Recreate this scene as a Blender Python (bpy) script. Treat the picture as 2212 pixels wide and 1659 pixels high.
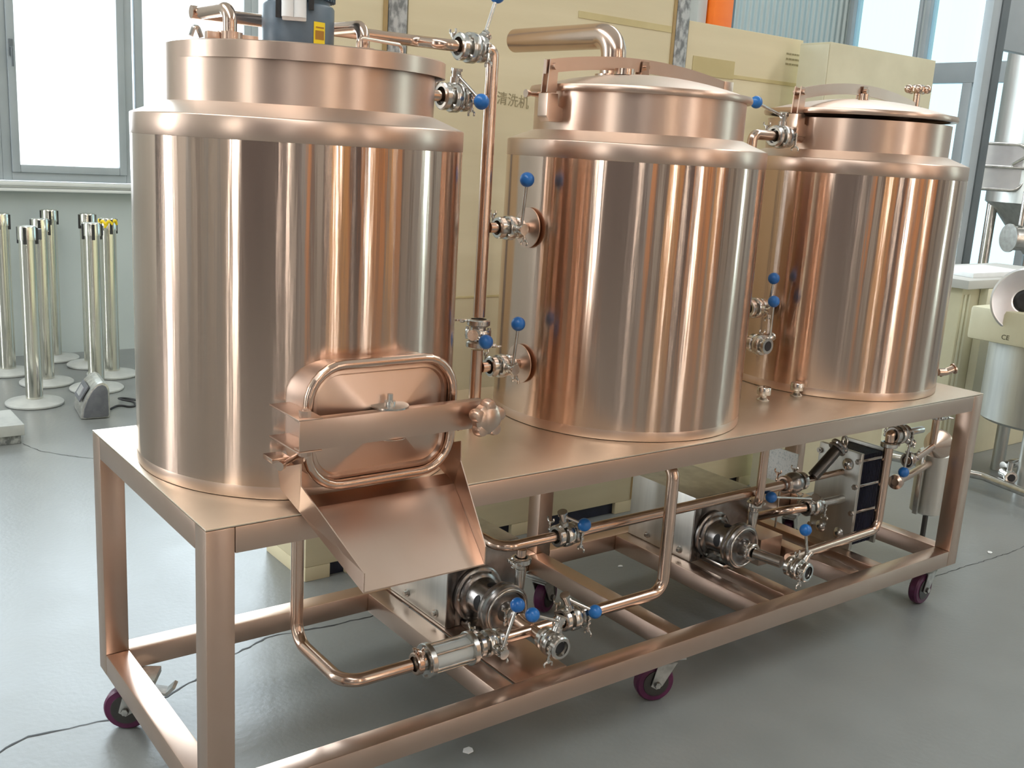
import bpy, bmesh, math, random
from mathutils import Vector, Matrix
random.seed(7)
S = bpy.context.scene
COL = S.collection
for o in list(bpy.data.objects):
    bpy.data.objects.remove(o)

# ------------------------------------------------------------------ camera
cam = bpy.data.cameras.new('camera'); camo = bpy.data.objects.new('camera', cam); COL.objects.link(camo)
camo.location = (-0.68112, -1.83523, 1.56943)
camo.rotation_euler = (1.34615, -0.05928, -0.64124)
cam.sensor_fit = 'HORIZONTAL'; cam.sensor_width = 36.0; cam.lens = 36.0 * 2213.1 / 2212.0
cam.clip_start = 0.05; cam.clip_end = 200
S.camera = camo

# ------------------------------------------------------------------ view + world + daylight
S.view_settings.view_transform = 'Standard'; S.view_settings.look = 'None'
S.view_settings.gamma = 1.0; S.view_settings.use_curve_mapping = False
S.view_settings.exposure = 1.0
S.cycles.use_denoising = True
S.cycles.max_bounces = 8; S.cycles.glossy_bounces = 5; S.cycles.diffuse_bounces = 4
S.cycles.transparent_max_bounces = 12
S.cycles.sample_clamp_indirect = 6.0
W = bpy.data.worlds.new('sky'); S.world = W; W.use_nodes = True
bg = W.node_tree.nodes['Background']; bg.inputs[0].default_value = (0.86, 0.95, 1.0, 1); bg.inputs[1].default_value = 1.15


def area(name, loc, rot, sx, sy, rad, color=(1, 1, 1)):
    l = bpy.data.lights.new(name, 'AREA'); l.shape = 'RECTANGLE'; l.size = sx; l.size_y = sy
    l.energy = rad * math.pi * sx * sy; l.color = color
    o = bpy.data.objects.new(name, l); COL.objects.link(o); o.location = loc; o.rotation_euler = rot
    return o


PI = math.pi
# area lights outside the seen back windows and the added unseen openings (rot X +90 faces +Y, -90 faces -Y; rot Y ...)
area('daylight_back', (2.75, 5.95, 2.75), (-PI/2, 0, 0), 6.0, 3.2, 4.6, (0.80, 0.91, 1.0))
area('streak_light_corner', (-5.85, 5.95, 2.9), (-PI/2, 0, 0), 1.6, 5.4, 10.0, (0.97, 0.98, 1.0))  # unseen window light, added for the white band on the nearest kettle
area('streak_light_left_corner', (-7.35, 4.95, 2.9), (0, -PI/2, 0), 5.4, 1.2, 10.0, (0.97, 0.98, 1.0))  # second unseen light widening that white band round the corner
area('streak_light_left', (-7.35, -2.42, 2.9), (0, -PI/2, 0), 5.4, 0.9, 8.0, (1.0, 0.97, 0.92))  # added out of view, draws a narrow bright band on the kettle
area('streak_light_front', (0.0, -8.35, 3.0), (PI/2, 0, 0), 15.5, 5.6, 11.0, (1.0, 0.95, 0.88))  # added behind the camera, shines through slits to streak the kettles
area('streak_light_right', (9.75, -3.2, 3.0), (0, PI/2, 0), 5.6, 0.5, 9.0, (0.98, 1.0, 0.96))  # added out of view for a pale streak on the kettle's right
area('roof_fill_left', (-2.2, -1.2, 6.15), (0, 0, 0), 1.6, 11.0, 2.6, (1.0, 0.98, 0.95))  # added roof light, none seen; brightens the hall and upward faces
area('roof_fill_right', (6.4, -1.2, 6.15), (0, 0, 0), 1.6, 11.0, 2.6, (1.0, 0.98, 0.95))  # matching added roof light, kept clear of the chute's reflection


# ------------------------------------------------------------------ materials
def mat(name, color, rough=0.5, metal=0.0, **k):
    m = bpy.data.materials.new(name); m.use_nodes = True
    b = m.node_tree.nodes['Principled BSDF']
    b.inputs['Base Color'].default_value = (*color, 1); b.inputs['Roughness'].default_value = rough
    b.inputs['Metallic'].default_value = metal
    for kk, v in k.items():
        b.inputs[kk.replace('_', ' ')].default_value = v
    return m


def N(m, t, **k):
    n = m.node_tree.nodes.new(t)
    for kk, v in k.items(): setattr(n, kk, v)
    return n


def L(m, a, b): m.node_tree.links.new(a, b)


def noise_mix(m, c1, c2, scale=(1, 1, 1), nscale=5, detail=4, lo=0.35, hi=0.65, bump=0.0, rough=None):
    """base colour = noise between two colours of the same stuff, optional bump"""
    b = m.node_tree.nodes['Principled BSDF']
    tc = N(m, 'ShaderNodeTexCoord'); mp = N(m, 'ShaderNodeMapping'); mp.inputs['Scale'].default_value = scale
    L(m, tc.outputs['Object'], mp.inputs[0])
    nz = N(m, 'ShaderNodeTexNoise'); nz.inputs['Scale'].default_value = nscale; nz.inputs['Detail'].default_value = detail
    L(m, mp.outputs[0], nz.inputs['Vector'])
    r = N(m, 'ShaderNodeMapRange'); r.inputs[1].default_value = lo; r.inputs[2].default_value = hi
    L(m, nz.outputs[0], r.inputs[0])
    mx = N(m, 'ShaderNodeMix', data_type='RGBA'); mx.inputs[6].default_value = (*c1, 1); mx.inputs[7].default_value = (*c2, 1)
    L(m, r.outputs[0], mx.inputs[0]); L(m, mx.outputs[2], b.inputs['Base Color'])
    if bump:
        bp = N(m, 'ShaderNodeBump'); bp.inputs['Strength'].default_value = bump; bp.inputs['Distance'].default_value = 0.002
        L(m, nz.outputs[0], bp.inputs['Height']); L(m, bp.outputs[0], b.inputs['Normal'])
    if rough:
        rr = N(m, 'ShaderNodeMapRange'); rr.inputs[3].default_value = rough[0]; rr.inputs[4].default_value = rough[1]
        L(m, nz.outputs[0], rr.inputs[0]); L(m, rr.outputs[0], b.inputs['Roughness'])
    return m


ROSE = (0.64, 0.475, 0.39)


def rose_brushed(name, rough, aniso, wav, wscale, radial=True, c1=(0.67, 0.505, 0.415), c2=(0.59, 0.425, 0.33)):
    m = mat(name, ROSE, rough, 1.0)
    b = m.node_tree.nodes['Principled BSDF']
    tc = N(m, 'ShaderNodeTexCoord')
    if radial:
        b.inputs['Anisotropic'].default_value = aniso; b.inputs['Anisotropic Rotation'].default_value = 0.25
        t = N(m, 'ShaderNodeTangent', direction_type='RADIAL', axis='Z'); L(m, t.outputs[0], b.inputs['Tangent'])
    # slow waviness of the rolled sheet (vertical bands) and fine grain
    mp = N(m, 'ShaderNodeMapping'); mp.inputs['Scale'].default_value = (1, 1, 0.04 if radial else 1)
    L(m, tc.outputs['Object'], mp.inputs[0])
    n1 = N(m, 'ShaderNodeTexNoise'); n1.inputs['Scale'].default_value = wscale; n1.inputs['Detail'].default_value = 3
    L(m, mp.outputs[0], n1.inputs['Vector'])
    bp = N(m, 'ShaderNodeBump'); bp.inputs['Strength'].default_value = 1.0; bp.inputs['Distance'].default_value = wav
    L(m, n1.outputs[0], bp.inputs['Height'])
    if radial:   # fine polishing grain on top of the slow waves
        n3 = N(m, 'ShaderNodeTexNoise'); n3.inputs['Scale'].default_value = 110; n3.inputs['Detail'].default_value = 2
        L(m, mp.outputs[0], n3.inputs['Vector'])
        bp2 = N(m, 'ShaderNodeBump'); bp2.inputs['Strength'].default_value = 1.0; bp2.inputs['Distance'].default_value = wav * .11
        L(m, n3.outputs[0], bp2.inputs['Height']); L(m, bp.outputs[0], bp2.inputs['Normal']); L(m, bp2.outputs[0], b.inputs['Normal'])
    else: L(m, bp.outputs[0], b.inputs['Normal'])
    # faint colour variation of the coating
    n2 = N(m, 'ShaderNodeTexNoise'); n2.inputs['Scale'].default_value = 9; L(m, mp.outputs[0], n2.inputs['Vector'])
    mx = N(m, 'ShaderNodeMix', data_type='RGBA')
    mx.inputs[6].default_value = (*c1, 1); mx.inputs[7].default_value = (*c2, 1)
    L(m, n2.outputs[0], mx.inputs[0]); L(m, mx.outputs[2], b.inputs['Base Color'])
    return m


M = {}
M['rose_tank'] = rose_brushed('rose_tank', 0.18, 0.95, 0.0012, 16)
M['rose_band'] = rose_brushed('rose_band', 0.34, 0.5, 0.0006, 8)
M['rose'] = rose_brushed('rose', 0.30, 0.0, 0.0004, 6, False)
M['rose_lit_deck'] = rose_brushed('rose_lit_deck', 0.40, 0.0, 0.0003, 30, False, (0.76, 0.665, 0.545), (0.70, 0.595, 0.475))  # paler copy of rose, bright reflections on the deck put into colour
M['rose_pipe'] = rose_brushed('rose_pipe', 0.20, 0.0, 0.0003, 10, False)
M['rose_lit_top'] = rose_brushed('rose_lit_top', 0.42, 0.0, 0.0003, 4, False, (0.74, 0.65, 0.57), (0.69, 0.59, 0.51))  # paler copy too, ceiling light on cones and domes put into colour
M['steel'] = noise_mix(mat('steel', (0.62, 0.60, 0.57), 0.22, 1.0), (0.66, 0.64, 0.61), (0.52, 0.50, 0.47), nscale=30, bump=0.15)
M['steel_sat'] = noise_mix(mat('steel_sat', (0.60, 0.60, 0.57), 0.42, 1.0), (0.64, 0.64, 0.60), (0.52, 0.52, 0.49), (1, 1, .1), nscale=20)
M['cast'] = noise_mix(mat('cast', (0.30, 0.28, 0.27), 0.26, 1.0), (0.38, 0.36, 0.345), (0.24, 0.225, 0.22), nscale=25, bump=0.2)
M['steel_dark'] = mat('steel_dark', (0.10, 0.095, 0.09), 0.3, 0.9)
M['hole'] = noise_mix(mat('hole', (0.012, 0.012, 0.014), 0.6), (0.010, 0.010, 0.012), (0.02, 0.02, 0.022))
M['blue'] = noise_mix(mat('blue', (0.012, 0.13, 0.42), 0.28), (0.010, 0.11, 0.38), (0.02, 0.17, 0.50), nscale=12)
M['motor'] = noise_mix(mat('motor', (0.085, 0.12, 0.155), 0.38), (0.075, 0.11, 0.145), (0.105, 0.14, 0.175), nscale=14)
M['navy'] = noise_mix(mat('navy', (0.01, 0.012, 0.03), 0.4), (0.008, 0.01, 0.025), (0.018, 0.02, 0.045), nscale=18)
M['black'] = noise_mix(mat('black', (0.02, 0.02, 0.022), 0.45), (0.016, 0.016, 0.018), (0.03, 0.03, 0.032), nscale=30)
M['wheel'] = noise_mix(mat('wheel', (0.07, 0.012, 0.045), 0.3), (0.06, 0.010, 0.04), (0.10, 0.015, 0.06), nscale=20)
M['zinc'] = noise_mix(mat('zinc', (0.55, 0.55, 0.52), 0.38, 0.85), (0.6, 0.6, 0.57), (0.42, 0.42, 0.40), nscale=40)
M['galv'] = noise_mix(mat('galv', (0.35, 0.36, 0.36), 0.5, 0.4), (0.46, 0.47, 0.46), (0.17, 0.18, 0.18), (1, 1, .6), nscale=45, lo=.4, hi=.6)
M['yellow'] = mat('yellow', (0.85, 0.62, 0.01), 0.5)
M['yellow_dark'] = mat('yellow_dark', (0.35, 0.16, 0.01), 0.5)
M['ink'] = mat('ink', (0.10, 0.09, 0.05), 0.8)
M['faint_ink'] = mat('faint_ink', (0.34, 0.29, 0.17), 0.8)
M['white'] = noise_mix(mat('white', (0.8, 0.82, 0.82), 0.5), (0.78, 0.8, 0.8), (0.84, 0.86, 0.86), nscale=10)
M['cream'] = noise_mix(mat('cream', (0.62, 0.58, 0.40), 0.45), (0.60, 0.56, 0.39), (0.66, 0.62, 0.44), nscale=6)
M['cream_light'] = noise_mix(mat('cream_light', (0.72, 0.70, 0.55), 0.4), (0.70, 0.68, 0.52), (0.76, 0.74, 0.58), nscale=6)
M['aluminium'] = noise_mix(mat('aluminium', (0.75, 0.75, 0.78), 0.3, 0.8), (0.72, 0.72, 0.75), (0.8, 0.8, 0.82), nscale=9)
M['grey_plastic'] = noise_mix(mat('grey_plastic', (0.12, 0.125, 0.14), 0.45), (0.11, 0.115, 0.13), (0.14, 0.145, 0.16), nscale=30)
M['label_paper'] = noise_mix(mat('label_paper', (0.75, 0.78, 0.76), 0.6), (0.8, 0.82, 0.8), (0.55, 0.6, 0.6), nscale=160, detail=1, lo=.5, hi=.75)
M['orange'] = noise_mix(mat('orange', (0.95, 0.17, 0.005), 0.45), (0.92, 0.16, 0.005), (0.98, 0.2, 0.01), nscale=5)
M['green'] = noise_mix(mat('green', (0.02, 0.30, 0.10), 0.5), (0.02, 0.28, 0.09), (0.03, 0.34, 0.13), nscale=5)
M['chrome_post'] = noise_mix(mat('chrome_post', (0.80, 0.78, 0.68), 0.16, 1.0), (0.82, 0.80, 0.70), (0.72, 0.70, 0.62), (1, 1, .2), nscale=12)
M['stone'] = noise_mix(mat('stone', (0.45, 0.46, 0.43), 0.6), (0.52, 0.53, 0.50), (0.40, 0.41, 0.39), nscale=8)


def wood_mat():
    m = mat('crate_board', (0.50, 0.43, 0.27), 0.7)
    return noise_mix(m, (0.70, 0.62, 0.42), (0.62, 0.54, 0.35), (0.25, 1, 2.2), nscale=3.2, detail=5, bump=0.1)


M['crate'] = wood_mat()
M['crate_seam'] = noise_mix(mat('crate_seam', (0.44, 0.36, 0.17), 0.7), (0.60, 0.51, 0.27), (0.53, 0.44, 0.22), nscale=7)
M['crate_edge'] = noise_mix(mat('crate_edge', (0.36, 0.24, 0.10), 0.7), (0.40, 0.28, 0.12), (0.30, 0.20, 0.09), nscale=9)


def floor_mat():
    m = mat('floor_epoxy', (0.3, 0.3, 0.3), 0.35)
    b = m.node_tree.nodes['Principled BSDF']
    tc = N(m, 'ShaderNodeTexCoord')
    n1 = N(m, 'ShaderNodeTexNoise'); n1.inputs['Scale'].default_value = 0.9; n1.inputs['Detail'].default_value = 6
    n2 = N(m, 'ShaderNodeTexNoise'); n2.inputs['Scale'].default_value = 60; n2.inputs['Detail'].default_value = 4
    n3 = N(m, 'ShaderNodeTexNoise'); n3.inputs['Scale'].default_value = 6; n3.inputs['Detail'].default_value = 6
    for n in (n1, n2, n3): L(m, tc.outputs['Object'], n.inputs['Vector'])
    mx = N(m, 'ShaderNodeMix', data_type='RGBA')
    mx.inputs[6].default_value = (0.175, 0.185, 0.18, 1); mx.inputs[7].default_value = (0.235, 0.245, 0.235, 1)
    L(m, n1.outputs[0], mx.inputs[0])
    mx2 = N(m, 'ShaderNodeMix', data_type='RGBA', blend_type='MULTIPLY'); mx2.inputs[0].default_value = 0.14
    r = N(m, 'ShaderNodeMapRange'); r.inputs[1].default_value = .35; r.inputs[2].default_value = .6; r.inputs[3].default_value = .6
    L(m, n3.outputs[0], r.inputs[0]); L(m, mx.outputs[2], mx2.inputs[6]); L(m, r.outputs[0], mx2.inputs[7])
    L(m, mx2.outputs[2], b.inputs['Base Color'])
    rr = N(m, 'ShaderNodeMapRange'); rr.inputs[3].default_value = 0.28; rr.inputs[4].default_value = 0.42
    L(m, n3.outputs[0], rr.inputs[0]); L(m, rr.outputs[0], b.inputs['Roughness'])
    bp = N(m, 'ShaderNodeBump'); bp.inputs['Strength'].default_value = 0.25; bp.inputs['Distance'].default_value = 0.003
    L(m, n2.outputs[0], bp.inputs['Height']); L(m, bp.outputs[0], b.inputs['Normal'])
    return m


M['floor'] = floor_mat()
M['wall'] = noise_mix(mat('wall_panel', (0.48, 0.53, 0.52), 0.55), (0.46, 0.51, 0.50), (0.51, 0.56, 0.55), nscale=1.5)
M['wall_light'] = noise_mix(mat('wall_light', (0.5, 0.5, 0.47), 0.6), (0.48, 0.48, 0.45), (0.53, 0.53, 0.5), nscale=1.5)
M['wall_dark'] = noise_mix(mat('wall_dark', (0.13, 0.115, 0.12), 0.6), (0.11, 0.10, 0.105), (0.16, 0.14, 0.145), nscale=1.5)
M['ceiling'] = noise_mix(mat('ceiling_sheet', (0.75, 0.74, 0.7), 0.6), (0.73, 0.72, 0.68), (0.78, 0.77, 0.73), nscale=1)
M['frame_grey'] = noise_mix(mat('frame_grey', (0.34, 0.38, 0.40), 0.4), (0.33, 0.37, 0.39), (0.37, 0.41, 0.43), nscale=3)
M['frame_dark'] = noise_mix(mat('frame_dark', (0.10, 0.12, 0.13), 0.4), (0.09, 0.11, 0.12), (0.13, 0.15, 0.16), nscale=3)
M['sill'] = noise_mix(mat('sill', (0.62, 0.64, 0.64), 0.3, 0.2), (0.6, 0.62, 0.62), (0.66, 0.68, 0.68), nscale=3)
M['dark_streak'] = noise_mix(mat('dark_streak', (0.045, 0.035, 0.05), 0.5), (0.04, 0.03, 0.045), (0.06, 0.045, 0.065), nscale=2)
M['orange_streak'] = noise_mix(mat('orange_streak', (0.92, 0.50, 0.16), 0.5), (0.9, 0.48, 0.15), (0.94, 0.55, 0.2), nscale=2)
M['copper_streak'] = noise_mix(mat('copper_streak', (0.8, 0.36, 0.13), 0.5), (0.78, 0.34, 0.12), (0.84, 0.4, 0.15), nscale=2)


def corrugated():
    m = mat('corrugated_sheet', (0.50, 0.56, 0.54), 0.45)
    b = m.node_tree.nodes['Principled BSDF']
    tc = N(m, 'ShaderNodeTexCoord'); w = N(m, 'ShaderNodeTexWave', wave_type='BANDS', bands_direction='X')
    w.inputs['Scale'].default_value = 3.4; w.inputs['Distortion'].default_value = 0.3
    L(m, tc.outputs['Object'], w.inputs['Vector'])
    bp = N(m, 'ShaderNodeBump'); bp.inputs['Strength'].default_value = 0.7; bp.inputs['Distance'].default_value = 0.03
    L(m, w.outputs[1], bp.inputs['Height']); L(m, bp.outputs[0], b.inputs['Normal'])
    return m


M['corr'] = corrugated()


def glass_mat(name, tint, gl=0.08):
    m = bpy.data.materials.new(name); m.use_nodes = True; nt = m.node_tree
    for n in list(nt.nodes): nt.nodes.remove(n)
    out = nt.nodes.new('ShaderNodeOutputMaterial'); mix = nt.nodes.new('ShaderNodeMixShader')
    tr = nt.nodes.new('ShaderNodeBsdfTransparent'); gs = nt.nodes.new('ShaderNodeBsdfGlossy')
    tr.inputs[0].default_value = (*tint, 1); gs.inputs['Roughness'].default_value = 0.02
    fr = nt.nodes.new('ShaderNodeFresnel'); fr.inputs[0].default_value = 1.45
    nt.links.new(fr.outputs[0], mix.inputs[0]); nt.links.new(tr.outputs[0], mix.inputs[1]); nt.links.new(gs.outputs[0], mix.inputs[2])
    nt.links.new(mix.outputs[0], out.inputs[0])
    return m


M['glass'] = glass_mat('window_glass', (0.97, 0.98, 0.98))
M['glass_blue'] = glass_mat('blue_glass', (0.72, 0.86, 0.90))
M['sight'] = mat('sight_glass', (0.85, 0.87, 0.84), 0.12, Alpha=0.45)


# ------------------------------------------------------------------ mesh helpers
def V(*a): return Vector(a)


def basis(axis, up=None):
    z = Vector(axis).normalized()
    u = Vector(up) if up is not None else (V(0, 0, 1) if abs(z.z) < 0.9 else V(1, 0, 0))
    x = u.cross(z)
    if x.length < 1e-6: x = V(0, 1, 0).cross(z)
    x.normalize(); y = z.cross(x)
    return Matrix((x, y, z)).transposed()


class MB:
    def __init__(self, ): self.bm = bmesh.new()

    def _bev(self, verts, w):
        es = list({e for v in verts for e in v.link_edges})
        bmesh.ops.bevel(self.bm, geom=es, offset=w, segments=2, affect='EDGES', profile=0.6)

    def box(self, a, b, bev=0.0, rot=None):
        a, b = Vector(a), Vector(b); c = (a + b) / 2; s = b - a
        r = bmesh.ops.create_cube(self.bm, size=1.0); vs = r['verts']
        for v in vs:
            p = Vector((v.co.x * s.x, v.co.y * s.y, v.co.z * s.z))
            if rot is not None: p = rot @ p
            v.co = p + c
        if bev: self._bev(vs, bev)
        return self

    def lathe(self, prof, o=(0, 0, 0), axis=(0, 0, 1), seg=48, up=None, a0=0.0, a1=2 * PI):
        B = basis(axis, up); o = Vector(o); full = abs(a1 - a0 - 2 * PI) < 1e-6
        rings = []
        n = seg if full else seg + 1
        for (r, h) in prof:
            if r < 1e-6: rings.append([self.bm.verts.new(o + B @ V(0, 0, h))])
            else: rings.append([self.bm.verts.new(o + B @ V(r * math.cos(a0 + (a1 - a0) * k / seg), r * math.sin(a0 + (a1 - a0) * k / seg), h)) for k in range(n)])
        for i in range(len(rings) - 1):
            A, C = rings[i], rings[i + 1]
            for k in range(seg if full else seg):
                k2 = (k + 1) % n
                try:
                    if len(A) == 1 and len(C) == 1: continue
                    if len(A) == 1: self.bm.faces.new((A[0], C[k], C[k2]))
                    elif len(C) == 1: self.bm.faces.new((A[k], C[0], A[k2]))
                    else: self.bm.faces.new((A[k], C[k], C[k2], A[k2]))
                except ValueError: pass
        return self

    def cyl(self, a, b, r, r2=None, seg=24):
        a, b = Vector(a), Vector(b); h = (b - a).length; r2 = r if r2 is None else r2
        return self.lathe([(0, 0), (r, 0), (r2, h), (0, h)], a, b - a, seg)

    def tube(self, pts, r, bend=0.05, seg=20, closed=False, open_end=False, wall=0.003):
        P = [Vector(p) for p in pts]; path = []
        n = len(P)
        for i in range(n):
            if not closed and (i == 0 or i == n - 1): path.append(P[i]); continue
            p0, p1, p2 = P[(i - 1) % n], P[i], P[(i + 1) % n]
            d0 = (p0 - p1); d2 = (p2 - p1); l0, l2 = d0.length, d2.length; d0.normalize(); d2.normalize()
            ang = d0.angle(d2)
            if ang > PI - 0.02: path.append(p1); continue
            t = min(bend / math.tan(ang / 2), l0 * 0.49, l2 * 0.49)
            rr = t * math.tan(ang / 2); c = p1 + (d0 + d2).normalized() * (rr / math.sin(ang / 2))
            s = p1 + d0 * t; e = p1 + d2 * t
            k = max(4, int((PI - ang) / 0.16))
            vs, ve = s - c, e - c; tot = vs.angle(ve); ax = vs.cross(ve).normalized()
            for j in range(k + 1): path.append(c + Matrix.Rotation(tot * j / k, 3, ax) @ vs)
        m = len(path)
        tans = []
        for i in range(m):
            a = path[(i - 1) % m] if (closed or i > 0) else path[0]
            b = path[(i + 1) % m] if (closed or i < m - 1) else path[-1]
            tans.append((b - a).normalized())
        x = (V(0, 0, 1) if abs(tans[0].z) < 0.9 else V(1, 0, 0)).cross(tans[0]).normalized()
        rings = []
        for i in range(m):
            x = (x - tans[i] * x.dot(tans[i])).normalized(); y = tans[i].cross(x)
            rings.append([self.bm.verts.new(path[i] + (x * math.cos(2 * PI * k / seg) + y * math.sin(2 * PI * k / seg)) * r) for k in range(seg)])
        for i in range(m if closed else m - 1):
            A, C = rings[i], rings[(i + 1) % m]
            for k in range(seg):
                k2 = (k + 1) % seg; self.bm.faces.new((A[k], A[k2], C[k2], C[k]))
        if not closed:
            self.bm.faces.new(rings[0][::-1])
            if open_end:
                d = tans[-1]; x2 = [v.co.copy() for v in rings[-1]]; c = path[-1]
                inner = [self.bm.verts.new(c + (p - c) * (1 - wall / r)) for p in x2]
                deep = [self.bm.verts.new(c - d * 0.06 + (p - c) * (1 - wall / r)) for p in x2]
                for k in range(seg):
                    k2 = (k + 1) % seg
                    self.bm.faces.new((rings[-1][k], rings[-1][k2], inner[k2], inner[k]))
                    self.bm.faces.new((inner[k], inner[k2], deep[k2], deep[k]))
                self.bm.faces.new(deep)
            else: self.bm.faces.new(rings[-1])
        return self

    def sphere(self, c, r, seg=24, sz=1.0):
        prof = [(r * math.sin(PI * k / 14), -r * sz * math.cos(PI * k / 14)) for k in range(15)]
        prof[0] = (0, -r * sz); prof[-1] = (0, r * sz)
        return self.lathe(prof, c, (0, 0, 1), seg)

    def torus(self, c, R_, r, axis=(0, 0, 1), seg=36):
        prof = [(R_ + r * math.cos(2 * PI * k / 12), r * math.sin(2 * PI * k / 12)) for k in range(13)]
        return self.lathe(prof, c, axis, seg)

    def prism(self, poly, a, b, plane='yz', bev=0.0):
        """extrude polygon given in plane yz (along x a->b), xz (along y) or xy (along z)"""
        f = {'yz': lambda p, t: V(t, p[0], p[1]), 'xz': lambda p, t: V(p[0], t, p[1]), 'xy': lambda p, t: V(p[0], p[1], t)}[plane]
        A = [self.bm.verts.new(f(p, a)) for p in poly]; B = [self.bm.verts.new(f(p, b)) for p in poly]
        n = len(poly); self.bm.faces.new(A[::-1]); self.bm.faces.new(B)
        for k in range(n): self.bm.faces.new((A[k], A[(k + 1) % n], B[(k + 1) % n], B[k]))
        if bev: self._bev(A + B, bev)
        return self

    def build(self, name, m, parent=None, smooth=0.6, xf=None):
        bm = self.bm
        if xf is not None: bmesh.ops.transform(bm, matrix=xf, verts=bm.verts)
        off = parent_loc(parent) if parent is not None else None
        bmesh.ops.remove_doubles(bm, verts=bm.verts, dist=1e-6)
        bmesh.ops.recalc_face_normals(bm, faces=bm.faces)
        if off is None:
            c = V(0, 0, 0)
            for v in bm.verts: c += v.co
            c /= max(1, len(bm.verts)); zmin = min(v.co.z for v in bm.verts); off = V(c.x, c.y, zmin); loc = off
        else: loc = None
        bmesh.ops.translate(bm, vec=-off, verts=bm.verts)
        for f in bm.faces: f.smooth = True
        for e in bm.edges:
            e.smooth = len(e.link_faces) == 2 and e.calc_face_angle(4) < smooth
        me = bpy.data.meshes.new(name); bm.to_mesh(me); bm.free(); me.materials.append(M[m] if isinstance(m, str) else m)
        o = bpy.data.objects.new(name, me); COL.objects.link(o)
        if parent is not None: o.parent = parent
        else: o.location = loc
        return o


def parent_loc(p):
    l = V(0, 0, 0)
    while p is not None:
        l += Vector(p.location); p = p.parent
    return l


def tag(o, label, cat, group=None, kind=None):
    if label: o['label'] = label
    if cat: o['category'] = cat
    if group: o['group'] = group
    if kind: o['kind'] = kind
    return o


def thing(name, loc, label, cat, group=None):
    o = bpy.data.objects.new(name, None); COL.objects.link(o); o.location = loc; o.empty_display_size = 0.05
    return tag(o, label, cat, group)


def plabel(o, s): o['label'] = s; return o


def struct(o): o['kind'] = 'structure'; return o


# ------------------------------------------------------------------ the hall
X0, X1, Y0, Y1, ZC = -7.0, 9.4, -8.0, 5.63, 6.3
fl = MB().box((X0 - .3, Y0 - .3, -0.12), (X1 + .3, Y1 + .3, 0)).build('floor', 'floor'); struct(fl)


def crack(pts, w, parent):
    mb = MB(); bm = mb.bm; P = []
    for (a, b) in zip(pts[:-1], pts[1:]):
        a, b = V(*a, 0), V(*b, 0); n = max(2, int((b - a).length / 0.02))
        for k in range(n):
            q = a.lerp(b, k / n); P.append(q + V(random.uniform(-1, 1), random.uniform(-1, 1), 0) * 0.004)
    prev = None
    for i in range(len(P) - 1):
        d = (P[i + 1] - P[i]).normalized(); nn = V(-d.y, d.x, 0) * w * random.uniform(0.4, 1.3) / 2
        c = (bm.verts.new(P[i] + nn + V(0, 0, .0012)), bm.verts.new(P[i] - nn + V(0, 0, .0012)))
        if prev: bm.faces.new((prev[0], prev[1], c[1], c[0]))
        prev = c
    o = mb.build('floor_crack', 'hole', parent); return o


crack([(-0.5, .75), (-0.257, 0.76), (-0.183, 0.801), (-0.106, 0.786), (0.032, 0.771), (0.185, 0.811), (0.282, 0.859), (0.42, .94), (0.568, 1.002), (0.607, 1.002), (0.668, 0.993), (0.794, 0.978), (0.93, 0.972), (1.012, 0.974), (1.25, 0.95)], 0.006, fl)
crack([(0.654, 2.3), (0.66, 2.111), (0.656, 1.94), (0.654, 1.832), (.67, 1.6)], 0.004, fl)
crack([(2.9, .18), (3.161, 0.17), (3.324, 0.162), (3.604, 0.151), (3.752, 0.161), (4.4, .1)], 0.003, fl)
crack([(0.37, 3.5), (0.424, 3.338), (0.52, 3.207), (0.605, 3.124), (.75, 2.9)], 0.004, fl)

struct(MB().box((X0 - .3, Y0 - .3, ZC), (-3.0, Y1 + .3, ZC + .1)).box((-1.4, Y0 - .3, ZC), (5.6, Y1 + .3, ZC + .1)).box((7.2, Y0 - .3, ZC), (X1 + .3, Y1 + .3, ZC + .1))
       .box((-3.0, Y0 - .3, ZC), (-1.4, -6.7, ZC + .1)).box((-3.0, 4.3, ZC), (-1.4, Y1 + .3, ZC + .1)).box((5.6, Y0 - .3, ZC), (7.2, -6.7, ZC + .1)).box((5.6, 4.3, ZC), (7.2, Y1 + .3, ZC + .1)).build('ceiling', 'ceiling'))

# back wall: low part, window openings, solid part to the right
wb = MB()
wb.box((X0 - .3, Y1, 0), (X1 + .3, Y1 + .22, .3)).box((-5.1, Y1, .3), (X1 + .3, Y1 + .22, 1.12)).box((X0 - .3, Y1, .3), (-6.6, Y1 + .22, 1.12))
wb.box((X0 - .3, Y1, 5.7), (X1 + .3, Y1 + .22, ZC)).box((-5.1, Y1, 4.3), (X1 + .3, Y1 + .22, 5.7)).box((X0 - .3, Y1, 4.3), (-6.6, Y1 + .22, 5.7))
wb.box((X0 - .3, Y1, 1.12), (-6.6, Y1 + .22, 4.3)).box((-5.1, Y1, 1.12), (-0.12, Y1 + .22, 4.3))
wb.box((5.6, Y1, 1.12), (X1 + .3, Y1 + .22, 4.3))
struct(wb.build('wall_back', 'wall'))
struct(MB().box((7.42, Y1 - .03, 1.0), (X1, Y1 - .002, ZC)).build('trim_30', 'corr'))
struct(MB().box((-5.1, Y1 - .10, 1.115), (5.6, Y1 - .001, 1.135), .004).box((-5.1, Y1 - .06, 1.135), (5.6, Y1 - .001, 1.152), .003).box((-5.1, Y1 - .09, 1.152), (5.6, Y1 - .001, 1.178), .004).build('trim_1', 'sill'))
struct(MB().box((7.0, Y1 - .28, 0), (7.26, Y1 - .032, ZC), .006).build('trim_2', 'orange'))
struct(MB().box((7.28, Y1 - .16, 0), (7.42, Y1 - .032, ZC), .004).build('trim_3', 'frame_dark'))
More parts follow.
